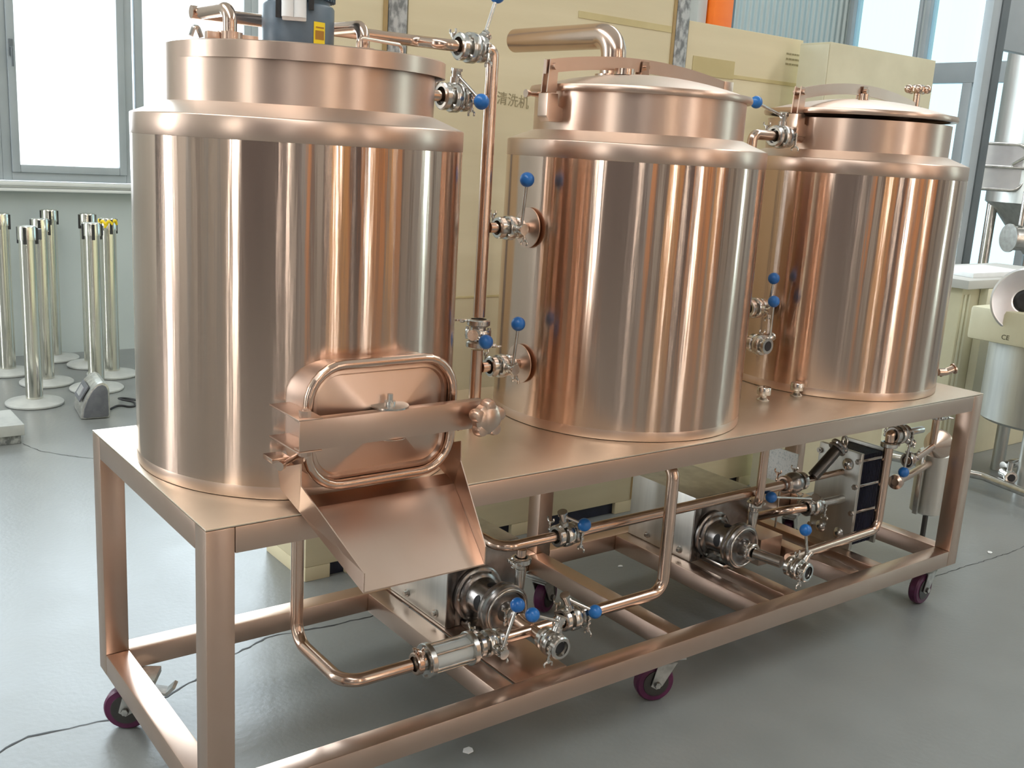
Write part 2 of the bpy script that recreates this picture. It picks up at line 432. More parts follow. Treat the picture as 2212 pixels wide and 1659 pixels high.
struct(MB().box((6.86, Y1 - .2, 0), (6.98, Y1 - .002, ZC), .004).build('trim_4', 'wall_light'))


def window_y(n, x0, x1, z0, z1, y, leaf=True):
    """window in a wall facing -Y: frame + pane (+ casement leaf)"""
    w = thing('window_%d' % n, ((x0 + x1) / 2, y, z0), None, None); struct(w)
    fr = MB(); t = 0.055
    for (a, b, c, d) in ((x0, x0 + t, z0, z1), (x1 - t, x1, z0, z1), (x0 + t, x1 - t, z0, z0 + t), (x0 + t, x1 - t, z1 - t, z1)):
        fr.box((a, y, c), (b, y + .09, d), .004)
    fr.build('window_frame', 'frame_grey', w)
    if leaf:
        lf = MB(); a0, a1, c0, c1 = x0 + t, x1 - t, z0 + t, z1 - t; s = 0.05
        for (a, b, c, d) in ((a0, a0 + s, c0, c1), (a1 - s, a1, c0, c1), (a0 + s, a1 - s, c0, c0 + s), (a0 + s, a1 - s, c1 - s, c1)):
            lf.box((a, y - .018, c), (b, y + .05, d), .006)
        lf.build('casement', 'frame_grey', w)
        MB().box((a0 + .01, y - .034, 1.97), (a0 + .035, y - .018, 2.07), .003).tube([(a0 + .022, y - .03, 2.02), (a0 + .022, y - .06, 2.02), (a0 + .022, y - .062, 1.9)], .008, .012).build('window_handle', 'frame_dark', w)
    MB().box((x0 + t, y + .035, z0 + t), (x1 - t, y + .041, z1 - t)).build('window_pane', 'glass', w)
    return w


window_y(1, 0.755, 1.60, 1.18, 4.3, Y1)
window_y(2, -0.12, 0.755, 1.18, 4.3, Y1)
window_y(3, 1.62, 2.46, 1.18, 4.3, Y1, False)
window_y(4, 2.46, 3.5, 1.18, 4.3, Y1, False)
window_y(5, 3.5, 5.6, 1.18, 4.3, Y1, False)
window_y(6, -6.6, -5.1, .3, 5.7, Y1, False)  # unseen tall window, placed for the kettle's white band


def win_wall_x(name, x, xo, segs, z0, z1, y0, y1, m):
    """wall normal to X with rectangular openings segs=[(ya,yb)]"""
    mb = MB(); a, b = min(x, xo), max(x, xo)
    mb.box((a, y0, 0), (b, y1, z0)).box((a, y0, z1), (b, y1, ZC)); cur = y0
    for (ya, yb) in segs:
        if ya > cur: mb.box((a, cur, z0), (b, ya, z1))
        cur = yb
    if cur < y1: mb.box((a, cur, z0), (b, y1, z1))
    return struct(mb.build(name, m))


LW = [(-2.65, -2.2), (4.4, 5.5)]  # unseen openings, placed for bright bands on the nearest kettle
win_wall_x('wall_left', X0, X0 - .25, LW, .3, 5.7, Y0, Y1, 'wall_light')
struct(MB().box((X0, Y0 + .01, 0), (X0 + .06, -2.95, ZC)).build('trim_31', 'wall_dark'))  # unseen dark facing, added for the dark band on the kettle
for i, (ya, yb, m_) in enumerate(((-1.2, -.9, 'frame_grey'), (.2, .45, 'frame_grey'), (.9, 1.0, 'wall_dark'), (1.9, 2.3, 'frame_grey'), (3.4, 3.6, 'white'))):
    struct(MB().box((X0, ya, 0), (X0 + .12, yb, ZC)).build('trim_%d' % (32 + i), m_))  # unseen pilasters, added to vary the kettle reflections
for i, (ya, yb) in enumerate(LW):
    w = thing('window_%d' % (10 + i), (X0, (ya + yb) / 2, .3), None, None); struct(w)
    f = MB()
    for (c, d, e, g) in ((ya, ya + .06, .3, 5.7), (yb - .06, yb, .3, 5.7), (ya + .06, yb - .06, .3, .36), (ya + .06, yb - .06, 5.64, 5.7)):
        f.box((X0 - .1, c, e), (X0, d, g))
    f.build('window_frame', 'frame_grey', w)
    MB().box((X0 - .06, ya + .06, .36), (X0 - .054, yb - .06, 5.64)).build('window_pane', 'glass', w)

# front wall behind the camera
mb = MB(); FW = [(-6.65, -6.4), (-5.3, -5.05), (-3.95, -3.9), (-2.05, -2.0), (-.78, -.72), (.0, .14), (1.75, 1.82), (2.52, 2.56), (3.45, 3.7), (4.6, 4.68), (5.72, 5.78), (7.3, 7.55)]  # unseen slit windows, added to draw thin bright lines on the kettles
mb.box((X0, Y0 - .25, 0), (X1, Y0, .3)).box((X0, Y0 - .25, 5.8), (X1, Y0, ZC)); cur = X0
for (a, b) in FW:
    mb.box((cur, Y0 - .25, .3), (a, Y0, 5.8)); cur = b
mb.box((cur, Y0 - .25, .3), (X1, Y0, 5.8)); struct(mb.build('wall_front', 'wall_dark'))
for i, (a, b) in enumerate(FW):
    w = thing('window_%d' % (20 + i), ((a + b) / 2, Y0, 1.4), None, None); struct(w)
    MB().box((a, Y0 - .1, .3), (a + .02, Y0, 5.8)).box((b - .02, Y0 - .1, .3), (b, Y0, 5.8)).box((a + .02, Y0 - .1, 2.9), (b - .02, Y0, 2.96)).build('window_frame', 'frame_dark', w)
    MB().box((a, Y0 - .15, .3), (b, Y0 - .145, 5.8)).build('window_pane', 'glass', w)
# unseen coloured panels and pilasters, added to streak the kettle reflections
tn = 5
for (a, b, m) in ((-4.8, -4.3, 'wall_light'), (-3.6, -3.0, 'frame_grey'), (-2.9, -2.4, 'copper_streak'), (-1.9, -1.25, 'wall_light'), (-.55, -.03, 'orange_streak'), (.2, .55, 'orange_streak'), (.6, .68, 'dark_streak'), (.75, 1.0, 'orange_streak'),
                  (1.05, 1.3, 'copper_streak'), (2.2, 2.5, 'dark_streak'), (2.6, 2.9, 'copper_streak'), (3.8, 4.1, 'orange_streak'), (4.2, 4.5, 'copper_streak'), (4.8, 5.6, 'copper_streak'), (5.9, 6.2, 'wall_light'), (6.4, 7.2, 'orange_streak'), (7.7, 8.6, 'copper_streak')):
    struct(MB().box((a, Y0 + .001, 0), (b, Y0 + .15, ZC)).build('trim_%d' % tn, m)); tn += 1
for (a, b, m) in ((-7.2, -6.6, 'wall_light'), (-6.2, -5.8, 'wall_dark'), (-5.2, -4.4, 'frame_grey'), (-4.2, -3.9, 'wall_light'), (-2.6, -2.0, 'wall_light'), (-1.6, -1.3, 'wall_dark'), (-.6, .4, 'frame_grey')):
    struct(MB().box((X1 - .12, a, 0), (X1 - .001, b, ZC)).build('trim_%d' % (tn + 20), m)); tn += 1
# right wall: tall glazed front
RW = [(-3.4, -3.0), (2.3, 4.63), (4.67, 5.56)]  # first opening is added out of view for a pale kettle streak
win_wall_x('wall_right', X1, X1 + .2, RW, 0.6, 4.6, Y0, Y1, 'wall')
for i, (ya, yb) in enumerate(RW):
    w = thing('window_%d' % (30 + i), (X1, (ya + yb) / 2, 0.6), None, None); struct(w)
    f = MB()
    for (c, d, e, g) in ((ya, ya + .04, .6, 4.6), (yb - .05, yb, .6, 4.6), (ya + .05, yb - .05, 2.50, 2.70)):
        f.box((X1 - .03, c, e), (X1 + .08, d, g), .004)
    if i == 1:
        f.box((X1 - .03, 4.0, .6), (X1 + .08, 4.1, 2.5), .004).box((X1 - .03, 3.2, .6), (X1 + .08, 3.28, 2.5), .004)
    f.build('window_frame', 'frame_grey', w)
    MB().box((X1 + .03, ya, .6), (X1 + .036, yb, 4.6)).build('window_pane', 'glass_blue', w)

# steel post and glazed partition on the right
p = thing('window_40', (6.19, 2.0, 0), None, None); struct(p)
MB().box((6.13, 1.98, 0), (6.22, 2.06, 4.2), .004).build('window_post', 'frame_dark', p)
MB().box((6.03, 1.99, 0), (6.128, 2.05, 4.2), .004).build('window_jamb', 'frame_grey', p)
MB().box((6.222, 1.985, 2.42), (8.4, 2.05, 4.2), .004).build('window_header', 'frame_grey', p)

# ------------------------------------------------------------------ packing crates behind the skid
YC = 1.33


def crate(x0, x1, z1, depth, label, strip=True, seams=()):
    t = thing('packing_crate', ((x0 + x1) / 2, YC + depth / 2, 0), label, 'crate', 'packing crates standing behind the brewing skid')
    b = MB().box((x0, YC, 0.055), (x1, YC + depth, z1), .004)
    b.build('crate_box', 'crate', t)
    n = max(2, int((x1 - x0) / .55) + 1)
    for k in range(n):
        a = x0 + (x1 - x0 - .1) * k / (n - 1); MB().box((a, YC, 0), (a + .1, YC + depth, .055), .003).build('skid_block', 'crate', t)
    MB().box((x0 + .02, YC + .02, .001), (x1 - .02, YC + depth - .02, .05)).build('slot_shade', 'navy', t)  # dark block in the fork slots, stands in for the shade there
    for (a, b_, c, d) in seams:
        MB().box((a, YC - .0025, c), (b_, YC - .0001, d)).build('batten_strip', 'crate_seam', t)
    if strip:
        MB().box((x1 - .012, YC - .004, 0.06), (x1 + .004, YC - .0001, z1)).build('edge_board', 'crate_edge', t)
        plabel(MB().box((x1 + .006, YC - .006, 0), (x1 + .078, YC + .05, z1 + .1), .002).build('corner_post', 'galv', t), 'speckled galvanised corner post')
    return t


c1 = crate(0.86, 1.125, 2.75, .34, 'narrow pale board crate behind the left kettle, leftmost of the row', True)
c2 = crate(1.21, 2.475, 2.75, .40, 'widest and tallest pale board crate behind the middle kettle, with handwriting on it', True,
           [(1.96, 2.46, 2.075, 2.10), (1.22, 2.46, 1.015, 1.022)])
c3 = crate(2.56, 3.31, 2.136, .40, 'lower pale board crate with a yellow tape patch, behind the two right kettles', False,
           [(2.60, 3.30, 1.93, 1.945)])
MB().box((2.60, YC - .003, 1.925), (2.86, YC - .0001, 2.0)).build('tape_patch', 'crate_seam', c3)


def text_obj(s, size, m, parent, origin, xd, yd, name='lettering', extrude=0.0006, bold=0.0):
    cu = bpy.data.curves.new('txt', 'FONT'); cu.body = s; cu.size = size; cu.extrude = extrude; cu.offset = bold
    cu.resolution_u = 3
    to = bpy.data.objects.new('txt', cu); COL.objects.link(to)
    dg = bpy.context.evaluated_depsgraph_get(); dg.update()
    me = bpy.data.meshes.new_from_object(to.evaluated_get(dg)); bpy.data.objects.remove(to)
    xd = Vector(xd).normalized(); yd = Vector(yd).normalized(); zd = xd.cross(yd)
    B = Matrix((xd, yd, zd)).transposed(); off = Vector(origin) - parent_loc(parent)
    for v in me.vertices: v.co = B @ v.co + off
    me.materials.clear(); me.materials.append(M[m]); me.name = name
    o = bpy.data.objects.new(name, me); COL.objects.link(o); o.parent = parent
    return o


text_obj('清洗机', 0.050, 'faint_ink', c2, (1.598, YC - .001, 1.735), (1, 0, -.06), (0, 0, 1), 'handwriting')
pm = MB()
for k in range(3):
    a = 3.20
    for q in range(7):
        w_ = random.uniform(.008, .02); pm.box((a, YC - .0015, 2.065 - k * .022), (a + w_, YC - .0001, 2.072 - k * .022)); a += w_ + .005
pm.build('stencil_print', 'faint_ink', c3)

# tall cream box standing in front of the crates, behind the right kettle
t = thing('sheet_metal_box', (3.61, 1.18, 0), 'tall cream sheet-metal box standing behind the right kettle, its window-lit left side coloured paler', 'box')
MB().box((3.206, 1.1, 0.0), (4.03, 1.262, 2.11), .004).build('box_body', 'cream', t)
MB().box((3.200, 1.104, 0.02), (3.2055, 1.258, 2.10), .002).build('cover_or_lit_side', 'cream_light', t)  # paler cream sheet, window light on the left face put into colour
MB().cyl((3.42, 1.0995, 1.93), (3.42, 1.094, 1.93), .006).build('screw', 'zinc', t)

# ------------------------------------------------------------------ skid frame
LX, WY, DZ, ZB, s = 2.874, 0.786, 0.815, 0.158, 0.06
sk = thing('equipment_skid', (LX / 2, WY / 2, 0), 'long rose-gold steel skid table on castors carrying the three kettles', 'skid')
MB().box((0, 0, DZ - .004), (LX, WY, DZ), .0012).build('deck_plate', 'rose_lit_deck', sk)
zt0, zt1 = DZ - .061, DZ - .0045
MB().box((s + .0005, 0, zt0), (LX - s - .0005, s, zt1), .003).build('top_rail', 'rose', sk)
MB().box((s + .0005, WY - s, zt0), (LX - s - .0005, WY, zt1), .003).build('top_rail', 'rose', sk)
MB().box((0, s + .0005, zt0), (s, WY - s - .0005, zt1), .003).build('top_rail', 'rose', sk)
MB().box((LX - s, s + .0005, zt0), (LX, WY - s - .0005, zt1), .003).build('top_rail', 'rose', sk)
for (x, y) in ((0, 0), (0, WY - s), (LX - s, 0), (LX - s, WY - s), (1.436, WY - s)):
    MB().box((x, y, ZB), (x + s, y + s, zt1 if x != 1.436 else zt0 - .0005), .003).build('leg', 'rose', sk)
zb0, zb1 = ZB, ZB + .0595
MB().box((s + .0005, 0, zb0), (LX - s - .0005, s, zb1), .004).build('bottom_rail', 'rose', sk)
MB().box((s + .0005, WY - s, zb0), (1.4355, WY, zb1), .004).build('bottom_rail', 'rose', sk)
MB().box((1.4965, WY - s, zb0), (LX - s - .0005, WY, zb1), .004).build('bottom_rail', 'rose', sk)
MB().box((0, s + .0005, zb0), (s, WY - s - .0005, zb1), .004).build('bottom_rail', 'rose', sk)
MB().box((LX - s, s + .0005, zb0), (LX, WY - s - .0005, zb1), .004).build('bottom_rail', 'rose', sk)
for x in (.777, 1.405, 1.806, 2.286, 2.42):
    MB().box((x, s + .0005, zb0), (x + s, WY - s - .0005, zb1 - .0005), .004).build('cross_bar', 'rose', sk)
MB().box((0.845, s + .001, zb1 - .006), (1.02, WY - s - .001, zb1), .001).build('pump_plate', 'rose', sk)
MB().box((1.94, s + .001, zb0), (2.0, WY - s - .001, zb1 - .0005), .004).build('cross_bar', 'rose', sk)
MB().box((2.15, .34, zb0 + .01), (2.27, WY - s - .001, zb1 + .05), .003).build('support_block', 'rose', sk)


def caster(x, y, yaw, brake=False):
    R_ = Matrix.Translation((x, y, 0)) @ Matrix.Rotation(yaw, 4, 'Z')
    w = MB().lathe([(0, -.019), (.036, -.019), (.041, -.017), (.055, -.017), (.06, -.010), (.06, .010), (.055, .017), (.041, .017), (.036, .019), (0, .019)], (0.03, 0, .0602), (0, 1, 0), 40)
    wo = w.build('castor_wheel', 'wheel', sk, xf=R_)
    plabel(wo, 'purple castor wheel')
    h = MB()
    for sg in (-1, 1): h.lathe([(.013, sg * .0195), (.026, sg * .0195), (.037, sg * .0205), (.040, sg * .020), (.040, sg * .017), (.013, sg * .017)], (0.03, 0, .0602), (0, 1, 0), 36)
    h.cyl((.03, -.034, .0602), (.03, .034, .0602), .010).build('hub', 'steel_dark', wo, xf=R_)
    f = MB()
    for sg in (-1, 1):
        f.prism([(-.03, .127), (.03, .127), (.048, .055), (.03, .044), (.012, .055)], sg * .023, sg * .0262, 'xz')
        f.cyl((.03, sg * .0263, .0602), (.03, sg * .036, .0602), .0095, seg=6)
    f.box((-.03, -.0262, .123), (.03, .0262, .128)).cyl((0, 0, .128), (0, 0, .141), .026)
    f.box((-.05, -.04, .141), (.05, .04, .147), .001)
    fo = f.build('castor_fork', 'zinc', sk, xf=R_)
    f2 = MB().box((-.05, -.04, .1475), (.05, .04, .1575), .002); f2.build('mounting_plate', 'zinc', fo, xf=R_)
    if brake:
        MB().prism([(-.02, .112), (-.075, .10), (-.098, .122), (-.09, .126), (-.072, .108), (-.02, .118)], -.02, .02, 'xz').build('brake_pedal', 'zinc', fo, xf=R_)


caster(.075, .70, 2.6, True); caster(.08, .07, 0.3); caster(1.415, .07, 2.78); caster(2.795, .065, 3.2); caster(2.79, .70, .4); caster(1.45, .70, .4)


# ------------------------------------------------------------------ kettles
def kettle(cx, cy, R_, rn, label, z1=1.603, zn=1.735):
    t = thing('brew_kettle', (cx, cy, DZ), label, 'kettle', 'rose-gold brewing kettles on the skid')
    zz = DZ + .0005
    o = (cx, cy, 0)
    MB().lathe([(0, zz + .001), (R_ - .0015, zz + .001), (R_, zz + .004), (R_, zz + .026), (R_ - .0005, zz + .028)], o, seg=160).build('base_band', 'rose_band', t)
    MB().lathe([(R_ - .0006, zz + .028), (R_ - .0006, z1 - .046)], o, seg=160).build('shell', 'rose_tank', t)
    sh = [(R_ - .0006, z1 - .0459), (R_, z1 - .045), (R_, z1 - .0025), (R_ - .0012, z1 - .0006), (R_ - .0035, z1 + .0006)]
    MB().lathe(sh, o, seg=160).build('shoulder_band', 'rose_band', t)
    MB().lathe([(R_ - .0036, z1 + .0007), (rn + .002, z1 + .027), (rn - .0005, z1 + .028)], o, seg=160).build('shoulder_cone', 'rose_lit_top', t)
    MB().lathe([(rn, z1 + .0265), (rn, zn)], o, seg=160).build('neck', 'rose_band', t)
    return t


k1 = kettle(.387, .411, .374, .302, 'nearest kettle, with a motor on its lid and a manway door on its front', zn=1.749)
MB().lathe([(.304, 1.717), (.309, 1.717), (.309, 1.75), (.306, 1.752), (0, 1.754)], (.396, .395, 0), seg=160).build('lid', 'rose_band', k1)
k2 = kettle(1.4347, .3984, .374, .302, 'middle kettle, with a wide bent vent pipe on its domed lid')
k3 = kettle(2.53, .432, .384, .311, 'farthest kettle on the right, its lid bar ending in a star handwheel')


def dome(k, cx, cy, rn, zr):
    h = MB().lathe([(rn - .01, zr), (rn + .013, zr), (rn + .016, zr + .005), (rn + .016, zr + .012), (rn + .013, zr + .018), (rn - .004, zr + .020)], (cx, cy, 0), seg=160)
    l = h.build('lid_rim', 'rose_band', k)
    prof = [(rn - .004, zr + .020)]
    for j in range(1, 13):
        a = j / 12; prof.append(((rn - .004) * (1 - a), zr + .020 + .046 * (1 - (1 - a) ** 2)))
    MB().lathe(prof, (cx, cy, 0), seg=120).build('lid', 'rose_lit_top', k)


dome(k2, 1.4347, .3984, .302, 1.732); dome(k3, 2.53, .432, .312, 1.748)


def lid_bar(k, cx, cy, hx, z0, rise, right='block'):
    """curved bar across the lid, hinge bracket at the left, central lug"""
    n = 24; T = MB(); bm = T.bm; rows = []
    for i in range(n + 1):
        u = -1 + 2 * i / n; x = cx + hx * u; z = z0 + rise * (1 - u * u)
        rows.append([bm.verts.new((x, cy + dy, z + dz)) for (dy, dz) in ((-.006, 0), (.006, 0), (.006, .036), (-.006, .036))])
    for a, b in zip(rows[:-1], rows[1:]):
        for q in range(4): bm.faces.new((a[q], a[(q + 1) % 4], b[(q + 1) % 4], b[q]))
    bm.faces.new(rows[0]); bm.faces.new(rows[-1][::-1])
    bo = T.build('lid_bar', 'rose', k)
    c = MB(); zc = z0 + rise
    for sg in (-1, 1): c.prism([(cx - .016, zc - .022), (cx + .016, zc - .022), (cx + .012, zc + .03), (cx - .012, zc + .03)], cy + sg * .009, cy + sg * .013, 'xz')
    c.cyl((cx, cy - .022, zc + .014), (cx, cy + .022, zc + .014), .008, seg=12)
    c.build('center_lug', 'rose_pipe', bo)
    return bo


def hinge(k, cx, cy, x, z, rn):
    h = MB()
    for sg in (-1, 1):
        h.prism([(x - .014, z - .05), (x + .018, z - .05), (x + .02, z + .03), (x - .008, z + .036)], cy + sg * .010, cy + sg * .014, 'xz')
    h.cyl((x + .006, cy - .024, z + .018), (x + .006, cy + .024, z + .018), .009, seg=12)
    h.prism([(x - .016, z - .052), (x + .02, z - .052), (x + .02, z - .085), (x + .06, z - .095), (x + .06, z - .125), (x - .004, z - .125), (x - .016, z - .112)], cy - .02, cy + .02, 'xz', .002)
    h.build('lid_hinge', 'rose', k)


lid_bar(k2, 1.4347, .3984, .355, 1.772, .034); hinge(k2, 1.4347, .3984, 1.095, 1.775, .302)
MB().box((1.775, .39, 1.765), (1.815, .407, 1.812), .002).build('bar_end', 'rose', k2)
MB().cyl((1.09, .47, 1.722), (1.138, .47, 1.722), .006, .009).cyl((1.075, .47, 1.722), (1.0895, .47, 1.722), .011, .007).build('sample_cock', 'rose_pipe', k2)
lid_bar(k3, 2.53, .432, .335, 1.79, .038); hinge(k3, 2.53, .432, 2.185, 1.795, .312)
sc = MB().cyl((2.866, .432, 1.765), (2.866, .432, 1.865), .012).box((2.845, .418, 1.78), (2.887, .446, 1.815), .003).build('clamp_screw', 'rose_pipe', k3)
kn = MB()
kn.lathe([(0, 1.862), (.02, 1.862), (.032, 1.868), (.030, 1.884), (.016, 1.892), (0, 1.893)], (2.866, .432, 0), seg=32)
for j in range(5):
    a = 2 * PI * j / 5; kn.sphere((2.866 + .034 * math.cos(a), .432 + .034 * math.sin(a), 1.876), .0155, 16)
plabel(kn.build('star_handwheel', 'rose_pipe', k3), 'five-lobed star handwheel')
MB().cyl((2.44, .36, 1.80), (2.44, .36, 1.826), .018).build('lid_port', 'rose_pipe', k3)
# vent elbow of the middle kettle
v = MB().tube([(1.384, .47, 1.785), (1.384, .47, 1.906), (1.384, .945, 1.912)], .0365, .085, 32, open_end=True).build('vent_pipe', 'rose_pipe', k2)
MB().lathe([(.038, 1.782), (.050, 1.784), (.050, 1.797), (.038, 1.799)], (1.384, .47, 0), seg=32).build('vent_collar', 'rose_pipe', k2)
MB().lathe([(.0, 1.79), (.028, 1.79), (.028, 1.806), (0, 1.806)], (1.33, .36, 0), seg=24).build('lid_port', 'rose_pipe', k2)
# tail pipe of the right kettle
MB().tube([(2.895, .20, .80 + .05), (2.93, .19, .85), (2.96, .175, .865)], .014, .02, 18, open_end=True).lathe([(.014, 0), (.021, .004), (.021, .008), (.014, .010)], (2.955, .178, .861), (.9, -.4, .35), 24).build('overflow_spout', 'rose_pipe', k3)

# ---- manway on the nearest kettle
MX, MZ, MW, MH = .386, .994, .360, .268


def rrect(w, h, r, n=8):
    pts = []
    for (sx, sz, a0) in ((1, 1, 0), (-1, 1, PI / 2), (-1, -1, PI), (1, -1, 1.5 * PI)):
        cx, cz = sx * (w / 2 - r), sz * (h / 2 - r)
        for k in range(n + 1):
            a = a0 + PI / 2 * k / n; pts.append((cx + r * math.cos(a), cz + r * math.sin(a)))
    return pts


def rr_loft(levels, name, m, parent, cap=False, smooth=.6):
    """levels = [(w,h,r,y)]"""
    mb = MB(); bm = mb.bm; rows = [[bm.verts.new((MX + x, y, MZ + z)) for (x, z) in rrect(w, h, r)] for (w, h, r, y) in levels]
    n = len(rows[0])
    for a, b in zip(rows[:-1], rows[1:]):
        for q in range(n): bm.faces.new((a[q], a[(q + 1) % n], b[(q + 1) % n], b[q]))
    if cap: bm.faces.new(rows[-1])
    return mb.build(name, m, parent, smooth)


mw = rr_loft([(MW + .012, MH + .012, .085, .125), (MW + .004, MH + .004, .082, .085), (MW - .008, MH - .008, .078, .06), (MW - .008, MH - .008, .078, .002), (MW - .03, MH - .03, .07, .002), (MW - .03, MH - .03, .07, .1)], 'manway_collar', 'rose_band', k1)
ring = MB().tube([(MX + x, -.004, MZ + z) for (x, z) in rrect(MW - .012, MH - .012, .078, 7)], .0105, .004, 16, closed=True).build('manway_ring', 'rose_pipe', k1)
door = rr_loft([(MW - .034, MH - .034, .062, .012), (MW - .034, MH - .034, .062, .002), (MW - .052, MH - .052, .055, -.001), (MW - .06, MH - .06, .05, .006), (.10, .055, .02, -.020)], 'manway_door', 'rose', k1, True, .25)
plabel(door, 'manway door with a raised pyramid centre')
cb = MB().box((.166, -.062, .968), (.606, -.059, 1.030), .0006).box((.166, -.0588, 1.026), (.606, -.038, 1.030), .0006).box((.166, -.0588, .968), (.606, -.038, .972), .0006)
cbo = cb.build('manway_crossbar', 'rose', k1)
MB().lathe([(0, .0), (.04, .0), (.04, .004), (.012, .006), (.012, .012), (0, .012)], (MX, -.03, 1.0305), (0, 0, 1), 32).cyl((MX, -.03, 1.04), (MX, -.03, 1.058), .006).build('pressure_disc', 'steel', cbo)
MB().lathe([(0, -.002), (.034, -.002), (.034, .0), (0, .0)], (MX, -.034, .9675), (0, 0, 1), 32).build('lower_disc', 'rose_pipe', cbo)
hb = MB().box((.163, -.064, 1.0305), (.215, .075, 1.034), .0008).box((.163, -.064, .964), (.215, .075, .9675), .0008)
hb.cyl((.185, -.045, .952), (.185, -.045, 1.05), .006).cyl((.185, -.045, 1.0342), (.185, -.045, 1.047), .012, seg=6).cyl((.185, -.045, .954), (.185, -.045, .9638), .012, seg=6)
hb.build('manway_hinge', 'rose', k1)
MB().cyl((.594, -.046, .997), (.594, -.085, .997), .009).cyl((.594, .05, .997), (.594, -.03, .997), .007).build('closing_screw', 'rose_pipe', k1)
sk_ = MB().lathe([(0, 0), (.024, 0), (.034, .008), (.034, .026), (.024, .034), (0, .036)], (.594, -.075, .997), (0, -1, 0), 36)
for j in range(5):
    a = 2 * PI * j / 5 + .3; sk_.lathe([(0, .002), (.012, .004), (.016, .012), (.016, .022), (.012, .032), (0, .034)], (.594 + .029 * math.cos(a), -.075, .997 + .029 * math.sin(a)), (0, -1, 0), 18)
plabel(sk_.build('star_knob', 'rose', k1), 'lobed star knob')
MB().cyl((.60, .03, .945), (.565, .03, .945), .005).cyl((.602, .03, .945), (.612, .03, .945), .009).build('hinge_pin', 'rose_pipe', k1)

# ---- grain chute hanging below the manway
ch = thing('grain_chute', (.36, -.05, .73), 'sloping rose-gold sheet chute hanging over the skid edge below the manway door', 'chute')
for sg in (-1, 1):
    P_ = [(.196, .092, .888), (.196, -.018, .928), (.196, -.020, .882), (.146, -.2, .750), (.146, -.2, .708), (.192, -.006, .8215), (.196, .075, .846)]
    w_ = MB(); q = w_.bm
    A_ = [q.verts.new((.386 + sg * x, y, z)) for (x, y, z) in P_]; B_ = [q.verts.new((.386 + sg * (x - .0025), y, z)) for (x, y, z) in P_]
    q.faces.new(A_); q.faces.new(B_[::-1])
    for k in range(7): q.faces.new((A_[k], A_[(k + 1) % 7], B_[(k + 1) % 7], B_[k]))
    w_.build('side_wall', 'rose', ch, .2)
w_ = MB(); q = w_.bm; rows = []
for (hw, y, z) in ((.192, .034, .8335), (.1885, -.006, .8215), (.143, -.2, .708)):
    rows.append([q.verts.new((.386 + a * hw, y, z + b)) for (a, b) in ((-1, 0), (1, 0), (1, .003), (-1, .003))])
for a_, b_ in zip(rows[:-1], rows[1:]):
    for k in range(4): q.faces.new((a_[k], a_[(k + 1) % 4], b_[(k + 1) % 4], b_[k]))
q.faces.new(rows[0]); q.faces.new(rows[-1][::-1]); w_.build('chute_floor', 'rose', ch, .2)
hk = MB().box((.150, .03, .920), (.189, .075, .93), .001).cyl((.158, -.0, .925), (.218, .05, .925), .006).cyl((.150, -.006, .925), (.158, 0, .925), .0095).build('hook_bracket', 'rose_pipe', ch)

# ---- agitator motor on the nearest kettle
mo = thing('agitator_motor', (.375, .411, 1.755), 'blue-grey finned electric motor with a yellow warning label on the nearest kettle lid', 'motor')
mx_, my_ = .375, .411
MB().lathe([(0, 1.755), (.078, 1.755), (.080, 1.76), (.080, 1.851), (.077, 1.856), (0, 1.856)], (mx_, my_, 0), seg=56).build('motor_housing', 'motor', mo)
f = MB().lathe([(0, 1.856), (.070, 1.857), (.070, 2.02), (0, 2.02)], (mx_, my_, 0), seg=48)
for k in range(40):
    a = 2 * PI * k / 40; c, sn = math.cos(a), math.sin(a)
    f.box((-.006, -.0014, -.08), (.006, .0014, .08), rot=None) if False else None
    q = f.bm; p0 = V(mx_ + c * .068, my_ + sn * .068, 1.866); tv = V(-sn, c, 0) * .0016; rv = V(c, sn, 0) * .014
    vs = [q.verts.new(p0 + tv), q.verts.new(p0 - tv), q.verts.new(p0 - tv + rv), q.verts.new(p0 + tv + rv)]
    us = [q.verts.new(v_.co + V(0, 0, .15)) for v_ in vs]
    q.faces.new(vs[::-1]); q.faces.new(us)
    for i in range(4): q.faces.new((vs[i], vs[(i + 1) % 4], us[(i + 1) % 4], us[i]))
f.build('cooling_fins', 'motor', mo)
dv = V(-.36, -.75, 0).normalized(); sd = V(-dv.y, dv.x, 0)
Rm = Matrix(((sd.x, dv.x, 0, mx_), (sd.y, dv.y, 0, my_), (0, 0, 1, 0), (0, 0, 0, 1)))
# bright terminal cover: two rounded ribs on the face towards the camera
g = MB()
for dx in (-.022, .004): g.tube([(dx, .082, 2.0), (dx, .088, 1.9), (dx, .085, 1.822)], .0135, .03, 14)
g.box((-.034, .074, 1.815), (.018, .084, 2.0), .003)
plabel(g.build('terminal_cover', 'white', mo, xf=Rm), 'glossy white terminal cover')
g = MB().box((.022, .076, 1.84), (.034, .083, 2.0), .001).box((-.048, .07, 1.82), (-.037, .079, 1.90), .001)
g.build('cable_strip', 'black', mo, xf=Rm)
R2 = Rm @ Matrix.Rotation(.95 if False else -.62, 4, 'Z')
yl = MB(); bm = yl.bm; A = []
for i in range(7):
    a = PI / 2 - .62 + (i - 3) * .062
    A.append((bm.verts.new((.0812 * math.cos(a), .0812 * math.sin(a), 1.772)), bm.verts.new((.0812 * math.cos(a), .0812 * math.sin(a), 1.818))))
for a_, b_ in zip(A[:-1], A[1:]): bm.faces.new((a_[0], b_[0], b_[1], a_[1]))
yo = yl.build('warning_label', 'yellow', mo, xf=Rm)
yl = MB()
